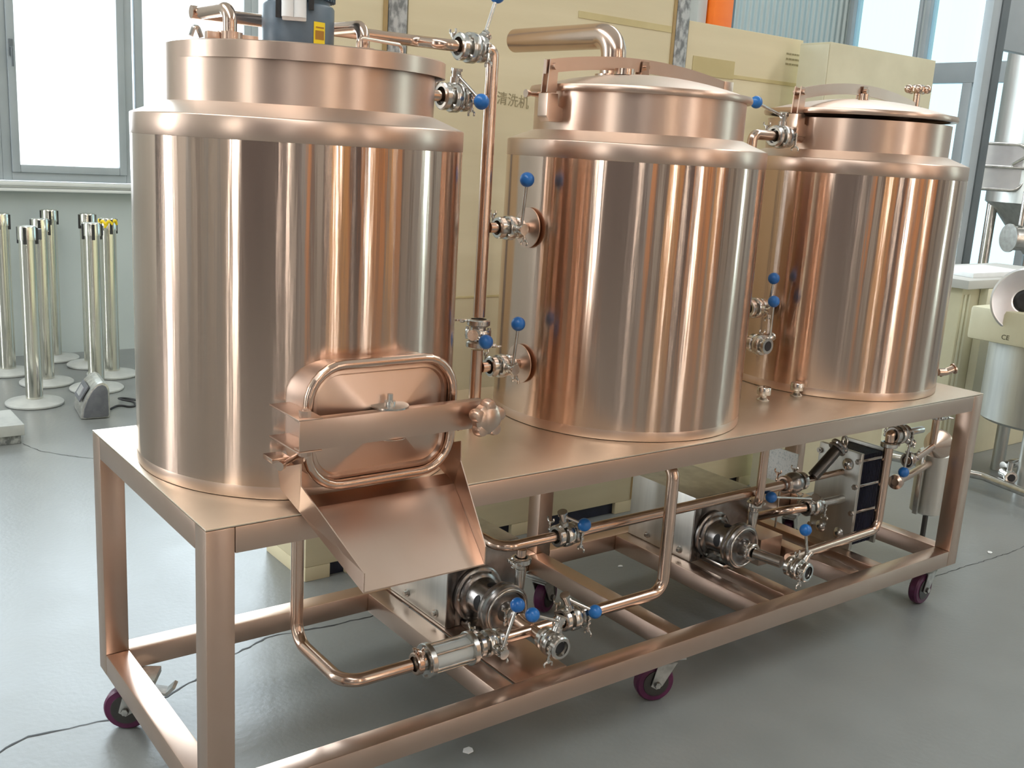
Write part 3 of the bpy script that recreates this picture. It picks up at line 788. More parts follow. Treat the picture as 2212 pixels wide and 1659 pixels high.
for i, (h0, h1) in enumerate(((1.781, 1.80), (1.781, 1.80), (1.805, 1.808))):
    a = PI / 2 - .62 + (-.07 if i == 0 else .07 if i == 1 else 0); w_ = .006 if i < 2 else .011
    c_ = V(.0818 * math.cos(a), .0818 * math.sin(a), 0); t_ = V(-math.sin(a), math.cos(a), 0) * w_
    q = yl.bm; q.faces.new([q.verts.new(c_ + t_ * sg + V(0, 0, h)) for sg, h in ((-1, h0), (1, h0), (1, h1), (-1, h1))])
yl.build('warning_print', 'yellow_dark', yo, xf=Rm)
MB().cyl((0, .083, 1.762), (0, .090, 1.762), .006, seg=6).build('drain_plug', 'steel', mo, xf=Rm)

# ---- lid handle on the nearest kettle
tag(MB().tube([(.452, .27, 1.754), (.452, .27, 1.79), (.59, .315, 1.79), (.59, .315, 1.754)], .0042, .014, 12).build('lid_handle', 'rose_pipe'), 'thin bent rod handle standing on the nearest kettle lid, right of the motor', 'handle')


# ------------------------------------------------------------------ pipes and valves
def clamp_mb(mb, c, axis, r=.026, wing=None):
    """tri-clamp ring around c"""
    c = Vector(c); ax = Vector(axis).normalized()
    mb.lathe([(r * .75, -.009), (r, -.009), (r * 1.12, -.006), (r * 1.12, .006), (r, .009), (r * .75, .009)], c, ax, 28)
    B = basis(ax); d = B @ V(1, 0, 0) if wing is None else Vector(wing).normalized(); e = ax.cross(d)
    p = c + d * (r * 1.12 + .004)
    for sg in (-1, 1):
        q = p + e * sg * .007
        mb.box(q - V(.0045, .0045, .0045), q + V(.0045, .0045, .0045), .001)
    mb.cyl(p - e * .014, p + e * .026, .003, seg=10)
    return p + e * .026, e, d


def wing_mb(mb, p, e, d):
    mb.cyl(p - e * .002, p + e * .008, .0055, seg=12)
    for sg in (-1, 1):
        mb.tube([p + e * .004 + d * .004 * sg, p + e * .010 + d * .014 * sg, p + e * .018 + d * .012 * sg], .0028, .005, 8)


def clamp_part(parent, c, axis, r=.026, wing=None, m='steel'):
    a = MB(); p, e, d = clamp_mb(a, c, axis, r, wing); o = a.build('pipe_clamp', m, parent)
    b = MB(); wing_mb(b, p, e, d); b.build('wing_nut', m, o)
    return o


VG = 'butterfly valves with blue ball knobs'


def valve(c, axis, stem, ball, label, r=.034, port=False, sl=.05, clamps=(1, 1), m='steel', cm='steel', ball_r=.0195, w=.2):
    c = Vector(c); ax = Vector(axis).normalized(); st = Vector(stem).normalized(); ball = Vector(ball)
    t = thing('butterfly_valve', c, label, 'valve', VG)
    body = MB().lathe([(r * .5, -.030), (r * .78, -.030), (r * .78, -.020), (r * .62, -.017), (r * .62, -.013), (r, -.012), (r * 1.06, -.008), (r * 1.06, -.001), (r * .98, 0), (r * 1.06, .001), (r * 1.06, .008), (r, .012), (r * .62, .013), (r * .62, .017), (r * .78, .020), (r * .78, .030), (r * .5, .030)], c, ax, 36)
    B = basis(ax)
    for k in range(4):
        a = PI / 4 + k * PI / 2; q = c + B @ V(r * .88 * math.cos(a), r * .88 * math.sin(a), 0)
        body.cyl(q - ax * .017, q + ax * .017, .0048, seg=6)
    bo = body.build('valve_body', m, t)
    if port:
        MB().lathe([(0, .0301), (r * .49, .0301), (r * .49, .0306), (0, .0306)], c, ax, 24).build('port_bore', 'hole', bo)
    s0 = c + st * r * .95; s1 = c + st * (r + sl)
    MB().cyl(s0, s0 + st * .014, .014, seg=16).cyl(s0 + st * .014, s1, .0105, .0115).cyl(s1, s1 + st * .006, .0145).build('valve_stem', m, t)
    hs = s1 - st * .008; d = (ball - hs); ln = d.length; d.normalize()
    rod = MB().cyl(hs, ball - d * .012, .0042, .0048, 12)
    rod.cyl(hs - d * .012, hs + d * .012, .008, seg=12)
    rod.build('handle_rod', m, t)
    plabel(MB().sphere(ball, ball_r).build('ball_knob', 'blue', t), 'blue ball knob')
    for sg, on in zip((-1, 1), clamps):
        if on: clamp_part(t, c + ax * sg * .030, ax, r * .84, None if sg < 0 else -B.col[0], cm)
    return t


def pipe(pts, r, label, bend=.045, m='rose_pipe', **k):
    return tag(MB().tube(pts, r, bend, 22, **k).build('process_pipe', m), label, 'pipe')


RP = .0165
# drain of kettle 1 to pump 1
pipe([(.391, .411, .80), (.391, .411, .30), (.391, .148, .30), (.575, .148, .30)], RP, 'rose-gold pipe dropping below the nearest kettle, bending low to the sight glass', .055)
# sight glass
sg_ = thing('sight_glass', (.69, .148, .3), 'horizontal glass-tube sight glass held by steel tie rods, low at the front of the skid', 'sight glass')
MB().lathe([(.030, -.058), (.030, .058)], (.69, .148, .30), (1, 0, 0), 32).lathe([(.026, -.058), (.026, .058)], (.69, .148, .30), (1, 0, 0), 32).build('glass_tube', 'sight', sg_)
for x in (.625, .755):
    MB().lathe([(.016, -.008), (.043, -.008), (.045, -.006), (.045, .006), (.043, .008), (.016, .008)], (x, .148, .30), (1, 0, 0), 32).build('end_flange', 'steel', sg_)
for k in range(6):
    a = k * PI / 3 + .3; y, z = .148 + .038 * math.cos(a), .30 + .038 * math.sin(a)
    MB().cyl((.612, y, z), (.768, y, z), .0035, seg=10).build('tie_rod', 'steel', sg_)
clamp_part(sg_, (.595, .148, .30), (1, 0, 0), .026, (0, .2, 1), 'rose_pipe')
MB().lathe([(.0156, -.012), (.024, -.008), (.024, .008), (.018, .012)], (.605, .148, .30), (1, 0, 0), 24).build('ferrule', 'steel', sg_)
valve((.815, .148, .30), (1, 0, 0), (.05, -1, -.05), (.859, .09, .421), 'valve right after the glass-tube sight glass, its handle upright with the ball on top', sl=.03)
# pump manifold tee
tee = MB().tube([(.862, .148, .30), (1.065, .148, .30)], RP, .02, 22).tube([(.96, .148, .30), (.96, .10, .30)], RP, .02, 22).tube([(.96, .148, .30), (.957, .207, .306)], .019, .02, 22)
tag(tee.build('pipe_tee', 'rose_pipe'), 'cross-shaped pipe fitting low in front of the nearer pump', 'pipe')
valve((.962, .060, .30), (0, -1, 0), (.35, 0, 1), (.895, .07, .393), 'open-ended drain valve of the nearer pump, its round port facing the viewer', port=True, sl=.035)
valve((1.105, .148, .302), (1, 0, 0), (-.45, 0, 1), (1.154, .11, .314 + .01), 'valve between the nearer pump and the low pipe running right under the middle kettle', sl=.045)
pipe([(1.148, .148, .302), (1.458, .148, .302), (1.458, .148, .70), (1.458, .36, .70), (1.435, .398, .74), (1.435, .398, .80)], .0185, 'rose-gold pipe dropping in front of the table middle and turning left to the nearer pump')
# long upper pipe
pipe([(.93, .55, .50), (.93, .265, .50), (1.118, .265, .50)], RP * .9, 'short bent rose-gold pipe end left of the upper valve, beside the chute', .05)
valve((1.16, .265, .50), (1, 0, 0), (-.35, -.1, 1), (1.188, .22, .539), 'valve on the long upper pipe below the deck, just right of the chute', sl=.04)
pipe([(1.205, .265, .50), (2.13, .265, .50)], RP, 'long straight rose-gold pipe running under the deck to the plate cooler')


def pump(ax_x, x0, x1, label):
    t = thing('centrifugal_pump', (ax_x, .4, .218), label, 'pump', 'pumps on the skid floor')
    zt = .45
    b = MB().prism([(x0, .2185), (x1, .2185), (x1, zt), (x0, zt)], .41, .72, 'xz', .003).build('motor_cover', 'steel_sat', t)
    MB().box((x0 - .001, .4045, .2186), (x0 + .030, .4095, zt), .001).box((x0 + .0305, .4045, .2186), (x1, .4095, zt), .001).build('front_panel', 'cast', t)
    for yy in (.46, .62): MB().cyl((x0 - .0005, yy, .245), (x0 - .012, yy, .245), .007, seg=6).cyl((x0 - .0005, yy, .245), (x0 - .004, yy, .245), .012, seg=16).build('cover_bolt', 'steel', t)
    MB().box((x0 + .05, .30, .2186), (x0 + .10, .40, .235), .002).build('foot', 'steel', t)
    zc = .31
    p = MB().lathe([(0, 0), (.080, 0), (.083, .004), (.083, .012), (.078, .016), (.070, .017), (.066, .022), (.056, .026), (.052, .034), (.052, .107)], (ax_x, .404, zc), (0, -1, 0), 64)
    p.build('lantern_flange', 'cast', t)
    v_ = MB().lathe([(.052, .105), (.068, .107), (.076, .113), (.078, .121), (.075, .126), (.078, .131), (.078, .143), (.073, .149), (.060, .152), (.057, .147), (.040, .143), (.030, .145), (.028, .157), (.024, .180), (0, .180)], (ax_x, .404, zc), (0, -1, 0), 64)
    vo = v_.build('volute', 'cast', t)
    MB().torus((ax_x, .404 - .151, zc), .0655, .0035, (0, -1, 0), 56).build('polished_rim', 'steel', vo)
    MB().torus((ax_x, .404 - .013, zc), .0765, .0025, (0, -1, 0), 56).build('polished_rim', 'steel', vo)
    w = MB()
    for k in range(4):
        a = PI + k * PI / 2 - .15
        w = MB(); q = w.bm; R0 = .0532; rim = []
        pts_ = [(.014 * math.cos(u), .024 * math.sin(u)) for u in [2 * PI * n_ / 16 for n_ in range(16)]]
        cen = q.verts.new((ax_x + R0 * math.cos(a), .404 - .073, zc + R0 * math.sin(a)))
        rg = [q.verts.new((ax_x + R0 * math.cos(a + du / R0), .404 - .073 + dy, zc + R0 * math.sin(a + du / R0))) for (dy, du) in pts_]
        mid = [q.verts.new((ax_x + R0 * math.cos(a + du * .5 / R0), .404 - .073 + dy * .5, zc + R0 * math.sin(a + du * .5 / R0))) for (dy, du) in pts_]
        for n_ in range(16):
            m_ = (n_ + 1) % 16; q.faces.new((cen, mid[n_], mid[m_])); q.faces.new((mid[n_], rg[n_], rg[m_], mid[m_]))
        w.build('lantern_opening', 'hole', t)
    for k in range(6):
        a = k * PI / 3; MB().cyl((ax_x + .074 * math.cos(a), .3875, zc + .074 * math.sin(a)), (ax_x + .074 * math.cos(a), .380, zc + .074 * math.sin(a)), .004, seg=6).build('flange_bolt', 'steel', t)
    MB().cyl((ax_x + .05, .27, zc + .05), (ax_x + .05, .27, zc + .115), .013, .017, 24).build('discharge_neck', 'steel', vo)
    clamp_part(t, (ax_x, .217, .307), (0, 1, 0), .027)
    return t


pump(.955, .853, 1.10, 'nearer pump with dark round casing, low behind the chute')
pump(1.95, 1.862, 2.14, 'farther pump with dark casing and big steel motor cover, right of the table middle')
# discharge riser of pump 1
d1 = thing('discharge_riser', (1.005, .27, .426), 'short upright pipe with a clamp between the nearer pump and the upper pipe', 'pipe')
MB().lathe([(.0135, .426), (.0135, .43), (.018, .442), (.018, .446)], (1.005, .27, 0), seg=24).build('reducer', 'steel_sat', d1)
MB().cyl((1.005, .27, .456), (1.005, .27, .4825), RP * .85).build('riser_tube', 'rose_pipe', d1)
clamp_part(d1, (1.005, .27, .45), (0, 0, 1), .026, (-1, .2, 0))
# farther pump suction and drain
pipe([(1.95, .207, .306), (1.975, .115, .303)], .019, 'thick polished pipe stub between the farther pump and its drain valve', m='steel')
valve((1.985, .055, .30), (.1, -1, 0), (.62, 0, .6), (1.977, .04, .441), 'open-ended drain valve at the farther pump, its ball knob standing upright', port=True, sl=.03)
pipe([(2.03, .13, .30), (2.56, .15, .30), (2.56, .15, .615)], RP, 'rose-gold pipe running right from the farther pump drain and rising beside the plate cooler')
# discharge pipe of pump 2 rising and bending left under deck
d2 = thing('discharge_riser', (2.0, .27, .426), 'copper-coloured riser above the farther pump, bending left under the deck', 'pipe')
MB().tube([(2.0, .27, .462), (1.968, .228, .472), (1.968, .228, .72), (1.83, .228, .735)], RP * .9, .035).build('riser_tube', 'rose_pipe', d2)
MB().lathe([(.0135, .426), (.0135, .43), (.018, .444), (.018, .448)], (2.0, .27, 0), seg=24).build('reducer', 'steel', d2)
clamp_part(d2, (2.0, .27, .452), (0, 0, 1), .024, (1, -.3, 0))
tag(MB().prism([(1.995, .655), (2.012, .66), (2.01, .70), (1.998, .705)], .300, .302, 'xz').build('blue_tag', 'blue'), 'small blue tag hanging under the deck edge beside the copper-coloured riser', 'tag')

# plate cooler
hx = thing('plate_cooler', (2.57, .285, .218), 'plate heat exchanger with a steel front plate and dark plates, under the right kettle', 'heat exchanger')
MB().box((2.47, .195, .2185), (2.488, .375, .585), .003).build('front_plate', 'steel_sat', hx)
pl = MB()
for k in range(14): pl.box((2.4895 + k * .0092, .205, .23), (2.4935 + k * .0092, .365, .575), .001)
pl.box((2.4885, .215, .24), (2.62, .355, .565)); pl.build('plate_pack', 'navy', hx)
MB().box((2.622, .195, .2185), (2.636, .375, .585), .003).build('rear_plate', 'steel_sat', hx)
for (y, z) in ((.202, .555), (.202, .46), (.202, .36), (.202, .265), (.368, .555), (.368, .265)):
    MB().cyl((2.455, y, z), (2.655, y, z), .0055, seg=10).cyl((2.4695, y, z), (2.460, y, z), .011, seg=6).build('tie_bolt', 'steel', hx)
for (y, z) in ((.245, .535), (.325, .535), (.245, .27), (.325, .27)):
    MB().lathe([(.006, 0), (.020, 0), (.022, .004), (.014, .012), (.006, .014)], (2.4695, y, z), (-1, 0, 0), 24).build('port_boss', 'steel', hx)
# fittings between the long pipe and the cooler
cv = thing('check_valve', (2.19, .265, .5), 'bulging check valve at the right end of the long upper pipe', 'valve')
MB().lathe([(.014, -.055), (.022, -.05), (.026, -.03), (.034, -.02), (.037, -.008), (.037, .008), (.034, .02), (.026, .03), (.022, .05), (.014, .055)], (2.19, .265, .50), (1, 0, 0), 32).build('valve_body', 'cast', cv)
clamp_part(cv, (2.145, .265, .50), (1, 0, 0), .028, None, 'rose_pipe'); clamp_part(cv, (2.235, .265, .50), (1, 0, 0), .028)
pipe([(2.245, .265, .50), (2.469, .265, .50)], .011, 'thin upper pipe joining the check valve to the plate cooler', m='rose_pipe')
st_ = thing('angled_strainer', (2.28, .26, .5), 'dark tube rising at an angle above the upper pipe, beside the plate cooler', 'strainer')
MB().tube([(2.285, .255, .512), (2.375, .235, .605)], .021, .02).build('strainer_tube', 'steel_dark', st_)
MB().lathe([(.015, 0), (.032, 0), (.034, .006), (.030, .012), (.034, .018), (.032, .026), (0, .028)], (2.372, .236, .603), (.7, -.15, .7), 32).build('end_cap', 'cast', st_)
MB().torus((2.40, .225, .635), .018, .005, (.2, -1, .2), 24).build('clamp_loop', 'steel', st_)
valve((2.30, .255, .40), (1, 0, 0), (-.5, -.5, .7), (2.045, .24, .478), 'valve on the lower port of the plate cooler, its handle pointing left', sl=.03, m='steel')
pipe([(2.345, .255, .40), (2.469, .25, .40)], .016, 'short shiny pipe between the lower valve and the plate cooler', m='steel')
pipe([(2.255, .255, .40), (2.17, .27, .40), (2.17, .40, .33), (2.17, .6, .33)], .016, 'rose-gold pipe bending back below the check valve, beside the farther pump')
tag(MB().box((2.41, .42, .40), (2.415, .56, .53)).build('paper_label', 'label_paper'), 'white printed paper label below the deck beside the plate cooler', 'label')
bt = MB().cyl((2.4200, .49, .218), (2.4200, .49, .53), .004)
bt.build('label_stake', 'steel', bpy.data.objects['paper_label'])

# valve cluster at the top of the cooler riser
valve((2.612, .15, .655), (1, 0, 0), (.6, -.35, -.4), (2.647, .13, .512), 'valve high under the deck right end, its ball knob hanging down', sl=.03)
cl = thing('pipe_coupling', (2.56, .15, .62), 'clamped elbow atop the riser below the deck, left of the hanging ball knob', 'coupling')
clamp_part(cl, (2.56, .15, .622), (0, 0, 1), .027, (1, -.4, 0)); MB().tube([(2.56, .15, .633), (2.56, .15, .66), (2.568, .15, .66)], RP, .008).build('elbow', 'rose_pipe', cl)
pipe([(2.65, .15, .655), (2.76, .15, .655)], .013, 'short bright pipe stub pointing right below the deck corner', m='steel')
tt = thing('copper_reducer', (3.0, .18, .52), 'rose-gold cone reducer with a standing branch, between the deck end leg and the filter', 'reducer')
MB().tube([(2.685, .145, .545), (2.75, .155, .54), (2.955, .21, .545)], .013, .03).build('feed_tube', 'rose_pipe', tt)
MB().lathe([(.013, 0), (.016, .01), (.055, .085), (.058, .10), (0, .10)], (2.95, .21, .545), (1, .25, -.05), 32).build('cone', 'rose_pipe', tt)
MB().cyl((2.965, .215, .55), (2.965, .215, .66), .014).build('branch', 'rose_pipe', tt)
clamp_part(tt, (2.965, .215, .665), (0, 0, 1), .024)
clamp_part(tt, (2.69, .146, .546), (1, 0, 0), .024, (0, 0, 1))
MB().tube([(2.66, .165, .46), (2.80, .20, .455), (3.145, .32, .42)], .014, .03).lathe([(.014, -.012), (.027, -.009), (.027, .009), (.014, .012)], (2.67, .168, .46), (1, .25, -.03), 28).build('lower_branch', 'rose_pipe', tt)
fi = thing('filter_housing', (3.22, .34, 0), 'upright stainless filter cylinder with a thin drain rod, behind the right front leg', 'filter')
MB().lathe([(0, .19), (.045, .19), (.068, .20), (.068, .45), (.06, .46), (0, .465)], (3.22, .34, 0), seg=48).build('cylinder', 'steel_sat', fi)
MB().cyl((3.22, .34, .002), (3.22, .34, .19), .011).build('drain_rod', 'steel_dark', fi)
MB().box((3.125, .33, .20), (3.14, .35, .46), .002).build('side_bracket', 'steel', fi)
MB().tube([(3.22, .34, .46), (3.22, .34, .52), (3.14, .30, .53)], .014, .03).build('inlet', 'steel', fi)

# risers between the kettles
rz = thing('process_pipe', (.907, .4, DZ), 'tall upright rose-gold pipe between the nearest and the middle kettle', 'pipe')
MB().cyl((.907, .398, DZ + .001), (.907, .398, 1.035), RP).build('lower_tube', 'rose_pipe', rz)
MB().tube([(.907, .398, 1.125), (.907, .398, 1.813), (.875, .398, 1.813)], RP, .035).build('upper_tube', 'rose_pipe', rz)
valve((.907, .398, 1.08), (0, 0, 1), (-.75, -.75, .1), (.882, .325, 1.071), 'valve in the tall upright pipe left of the middle kettle, its handle lying level', sl=.04)
for (z, bz, lab) in ((1.365, 1.496, 'upper side valve on the left of the middle kettle, its ball knob upright'), (.985, 1.113, 'lower side valve on the left of the middle kettle, its ball knob upright')):
    valve((.985, .392, z), (1, 0, 0), (.1, -1, 0), (.99, .33, bz), lab, sl=.026, r=.031)
    ul = 'upper' if z > 1.2 else 'lower'
    MB().cyl((.9225, .394, z), (.954, .392, z), .014).build('branch_stub', 'rose_pipe', rz)
    MB().cyl((1.016, .392, z), (1.058, .398, z), .014).build('nozzle_tube', 'rose_pipe', k2)
    MB().lathe([(.014, 0), (.052, .001), (.055, .003), (.055, .006), (.014, .008)], (1.058, .398, z), (-1, 0, 0), 40).build('nozzle_flange', 'rose_band', k2)
valve((.795, .40, 1.69), (1, 0, 0), (0, -.15, 1), (.825, .32, 1.681), 'neck valve on the right of the nearest kettle, its handle slanting down to the riser', sl=.028, r=.036)
MB().cyl((.69, .403, 1.69), (.764, .40, 1.69), .014).build('nozzle_tube', 'rose_pipe', k1)
MB().cyl((.827, .40, 1.69), (.891, .398, 1.69), .014).build('branch_stub', 'rose_pipe', rz)
valve((.838, .398, 1.813), (1, 0, 0), (.8, 0, .6), (.912, .398, 1.947), 'topmost valve on the high pipe, its handle standing straight up out of view', sl=.02, r=.036)
tag(MB().tube([(.165, .508, 1.824), (.748, .508, 1.824), (.752, .400, 1.813), (.806, .398, 1.813)], RP * .86, .03).build('process_pipe', 'rose_pipe'), 'high level rose-gold pipe running behind the motor over the nearest kettle', 'pipe')
for (x, lab) in ((.185, 'hooked spray pipe at the left edge of the nearest kettle lid'), (.50, 'hooked spray pipe right of the motor on the nearest kettle lid')):
    t = thing('spray_pipe', (x, .335, 1.755), lab, 'pipe')
    MB().tube([(x, .335, 1.756), (x, .335, 1.822), (x - .002, .490, 1.824)], .0145, .03).build('pipe_hook', 'rose_pipe', t)
    MB().lathe([(.0145, 1.7555), (.026, 1.7555), (.026, 1.7745), (.0145, 1.776)], (x, .335, 0), seg=28).box((x + .024, .326, 1.757), (x + .06, .344, 1.772), .002).box((x - .052, .326, 1.757), (x - .025, .344, 1.772), .002).build('pipe_clamp', 'rose_band', t)
    if x < .3: MB().tube([(x - .065, .325, 1.757), (x - .078, .322, 1.785), (x - .088, .322, 1.757)], .005, .01, 10).build('wing_nut', 'steel', t)

# right kettle side valves
valve((2.075, .425, 1.095), (1, 0, 0), (.1, -1, 0), (2.076, .36, 1.204), 'upper of the two valves between the middle and right kettles, its ball knob higher', sl=.026, r=.034)
valve((2.03, .345, .985), (.0, -1, .0), (.75, 0, .35), (2.052, .33, 1.132), 'lower of the two valves between the middle and right kettles, its open port facing out', sl=.022, r=.034, port=True, clamps=(1, 0))
tag(MB().tube([(2.03, .395, .985), (2.03, .43, .985), (2.147, .43, .985)], .015, .03).build('pipe_elbow', 'rose_pipe'), 'short elbow joining the lower open-port valve to the right kettle', 'pipe')
MB().cyl((2.108, .425, 1.095), (2.147, .428, 1.095), .015).build('nozzle_tube', 'rose_pipe', k3)
pipe([(1.975, .43, DZ + .001), (1.975, .43, 1.62)], RP, 'upright rose-gold pipe hidden mostly behind the middle kettle, feeding the right kettle valves')
valve((2.115, .43, 1.665), (1, 0, 0), (-.1, -.1, 1), (1.94, .40, 1.762), 'neck valve left of the right kettle lid, its handle pointing back to the left', sl=.035, r=.037)
tag(MB().tube([(1.975, .43, 1.622), (1.975, .43, 1.665), (2.082, .43, 1.665)], .0165, .035).build('pipe_elbow', 'rose_pipe'), 'rose-gold elbow curving into the neck valve of the right kettle', 'pipe')

MB().cyl((2.150, .43, 1.665), (2.2185, .432, 1.665), .016).build('nozzle_tube', 'rose_pipe', k3)
# deck plugs
for (x, y, lab) in ((1.98, .27, 'left one of two small capped plugs on the deck between kettles'), (2.149, .267, 'right one of two small capped plugs on the deck between kettles')):
    t = thing('deck_plug', (x, y, DZ), lab, 'plug', 'small plugs on the deck')
    MB().lathe([(0, DZ + .0005), (.021, DZ + .0005), (.021, DZ + .004), (.010, DZ + .012), (.010, DZ + .018), (.012, DZ + .02)], (x, y, 0), seg=28).build('plug_base', 'steel', t)
    MB().lathe([(.010, DZ + .0205), (.022, DZ + .021), (.023, DZ + .024), (.023, DZ + .043), (.021, DZ + .046), (0, DZ + .046)], (x, y, 0), seg=28).build('plug_cap', 'steel', t)

# ------------------------------------------------------------------ stanchions by the window


def stanchion(x, y, label, tape=False):
    t = thing('queue_post', (x, y, 0), label, 'post', 'queue posts by the window wall')
    MB().lathe([(0, .001), (.15, .001), (.155, .006), (.155, .014), (.148, .020), (.05, .034), (.036, .036), (0, .036)], (x, y, 0), seg=48).build('base', 'stone', t)
    MB().lathe([(.046, .036), (.046, .93), (0, .93)], (x, y, 0), seg=32).build('pole', 'chrome_post', t)
    h = MB().lathe([(0, .931), (.050, .931), (.050, 1.0), (.047, 1.006), (0, 1.006)], (x, y, 0), seg=32).build('head', 'chrome_post', t)
    for k in range(4):
        s_ = MB(); a = k * PI / 2 + .45 + x; R_ = Matrix.Rotation(a, 3, 'Z'); c = V(x, y, .955) + R_ @ V(.047, 0, 0)
        s_.box(c - V(.008, .008, .045), c + V(.008, .008, .045)).build('belt_slot', 'black', t)
    clip = MB(); a = 2.2 + y; c = V(x, y, .96) + V(math.cos(a), math.sin(a), 0) * .064
    clip.box(c - V(.012, .012, .03), c + V(.012, .012, .03), .003).build('belt_clip', 'grey_plastic', t)
    if tape:
        b = MB()
        for k in range(7):
            a = k * .8; b.tube([(x + .045 * math.cos(a), y + .045 * math.sin(a), .96 + .02 * math.sin(3 * a)), (x + .055 * math.cos(a + .5), y + .055 * math.sin(a + .5), 1.0), (x + .05 * math.cos(a + .9), y + .05 * math.sin(a + .9), .97)], .009, .01, 8)
        plabel(b.build('ribbon', 'yellow', t), 'crumpled yellow ribbon')
    return t


stanchion(.601, 4.28, 'steel queue post standing nearest, in front of the others by the window wall')
stanchion(.775, 4.76, 'steel queue post just behind the nearest one, its base overlapping')
stanchion(1.0, 4.50, 'steel queue post behind the fallen floodlight')
stanchion(1.19, 4.84, 'steel queue post with a crumpled yellow ribbon on its head', True)
stanchion(.63, 5.12, 'steel queue post cut by the left image edge, beyond the nearest one')
stanchion(.985, 5.45, 'steel queue post farthest back against the grey wall')
stanchion(1.15, 5.165, 'steel queue post half hidden right behind the one at the floodlight')

# floodlight lying on the floor
fl_ = thing('floodlight', (.79, 3.93, 0), 'wedge-shaped grey floodlight lying on the floor among the queue posts', 'lamp')
Rf = Matrix.Translation((.735, 3.83, 0)) @ Matrix.Rotation(-.12, 4, 'Z')
wedge = [(0, .006), (.02, .002), (.145, .002), (.152, .012), (.150, .165), (.140, .19), (.118, .203), (.09, .195), (.06, .165), (.03, .115), (.008, .06)]
MB().prism(wedge, .005, .29, 'xz', .004).build('lamp_body', 'zinc', fl_, xf=Rf)
MB().prism([(.012 + x * .86, .008 + z * .9) for (x, z) in wedge], -.004, .0049, 'xz', .003).build('cover_or_lit_side', 'grey_plastic', fl_, xf=Rf)
MB().prism([(.006, .085), (.054, .166), (.050, .172), (.0, .09)], .06, .25, 'xz').build('lamp_window', 'grey_plastic', fl_, xf=Rf)
MB().prism([(.012, .106), (.038, .150), (.032, .156), (.006, .11)], .11, .20, 'xz').build('reflector', 'aluminium', fl_, xf=Rf)
tag(MB().tube([(.93, 3.98, .006), (1.0, 4.06, .006), (1.06, 3.95, .006), (1.10, 4.08, .006), (1.0, 4.12, .03), (1.08, 4.2, .006), (1.2, 4.0, .006)], .006, .03, 10).build('power_cable', 'black'), 'loose black cable coiled on the floor right of the floodlight', 'cable')
b = thing('stone_slab', (.2, 3.7, 0), 'low grey slab block on the floor at the left image edge', 'block')
MB().box((-.25, 3.50, .045), (.385, 3.82, .10), .003).build('slab_top', 'stone', b)
MB().box((-.25, 3.515, .0), (.37, 3.80, .0445), .004).build('slab_base', 'galv', b)

for (x, y, r_, lab) in ((.764, .143, .02, 'white paint flake on the floor under the skid front rail'), (3.529, .197, .016, 'white paint flake on the floor beyond the right front leg'), (1.989, .873, .012, 'small pale chip on the floor behind the farther pump')):
    q = MB(); pts_ = [(r_ * random.uniform(.6, 1.1) * math.cos(k * 1.05), r_ * random.uniform(.5, .9) * math.sin(k * 1.05)) for k in range(6)]
    tag(q.prism([(x + a, y + b) for a, b in pts_], .0008, .004, 'xy').build('paint_flake', 'white'), lab, 'debris')

# ------------------------------------------------------------------ equipment on the right
t = thing('control_cabinet', (5.2, 1.35, 0), 'cream cabinet with a pale ledge beyond the right end of the skid', 'cabinet')
MB().box((4.60, 1.1, 0), (5.9, 1.6, .985), .006).build('cabinet_body', 'cream', t)
MB().box((4.56, 1.05, .986), (5.95, 1.65, 1.035), .006).build('cabinet_top', 'wall_light', t)
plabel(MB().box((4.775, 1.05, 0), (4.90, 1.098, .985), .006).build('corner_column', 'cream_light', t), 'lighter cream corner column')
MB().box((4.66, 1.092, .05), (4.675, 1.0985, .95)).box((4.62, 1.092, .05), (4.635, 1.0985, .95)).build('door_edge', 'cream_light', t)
tag(MB().prism([(4.72, 1.12), (5.30, 1.12), (5.36, 1.42), (4.80, 1.42)], 1.0355, 1.062, 'xy', .002).build('white_tray', 'white'), 'white tray lying on the cream cabinet', 'tray')

ft = thing('stainless_tank', (4.75, .63, 0), 'stainless tank on legs cut by the right image edge, with an open round cover', 'tank')
MB().lathe([(0, .33), (.30, .335), (.318, .35), (.318, .756), (0, .757)], (4.75, .63, 0), seg=96).build('tank_body', 'steel_sat', ft)
for k in range(3):
    a = -2.9 + k * 2 * PI / 3; c, sn = math.cos(a), math.sin(a)
    MB().cyl((4.75 + .24 * c, .63 + .24 * sn, .001), (4.75 + .24 * c, .63 + .24 * sn, .335), .034, seg=28).build('leg', 'steel_sat', ft)
MB().box((4.395, .36, .758), (5.0, .93, .93), .02).build('upper_housing', 'cream', ft)
dd = V(-.72, -.69, .05).normalized(); dc = V(4.473, .70, .983)
MB().lathe([(.05, 0), (.152, 0), (.160, .004), (.165, .012), (.158, .020), (.150, .016), (.07, .024), (.058, .02), (.05, .004)], dc, dd, 64).build('round_cover', 'aluminium', ft)
MB().lathe([(0, .006), (.058, .006), (.058, .016), (.045, .03), (0, .034)], dc, dd, 8).build('cover_knob', 'black', ft)
MB().tube([(4.72, .70, .93), (4.66, .76, .99), dc - dd * .03], .03, .03).build('cover_arm', 'steel', ft)
text_obj('CE', .035, 'ink', ft, (4.3945, .745, .785), (0, -1, 0), (0, 0, 1), 'ce_mark')

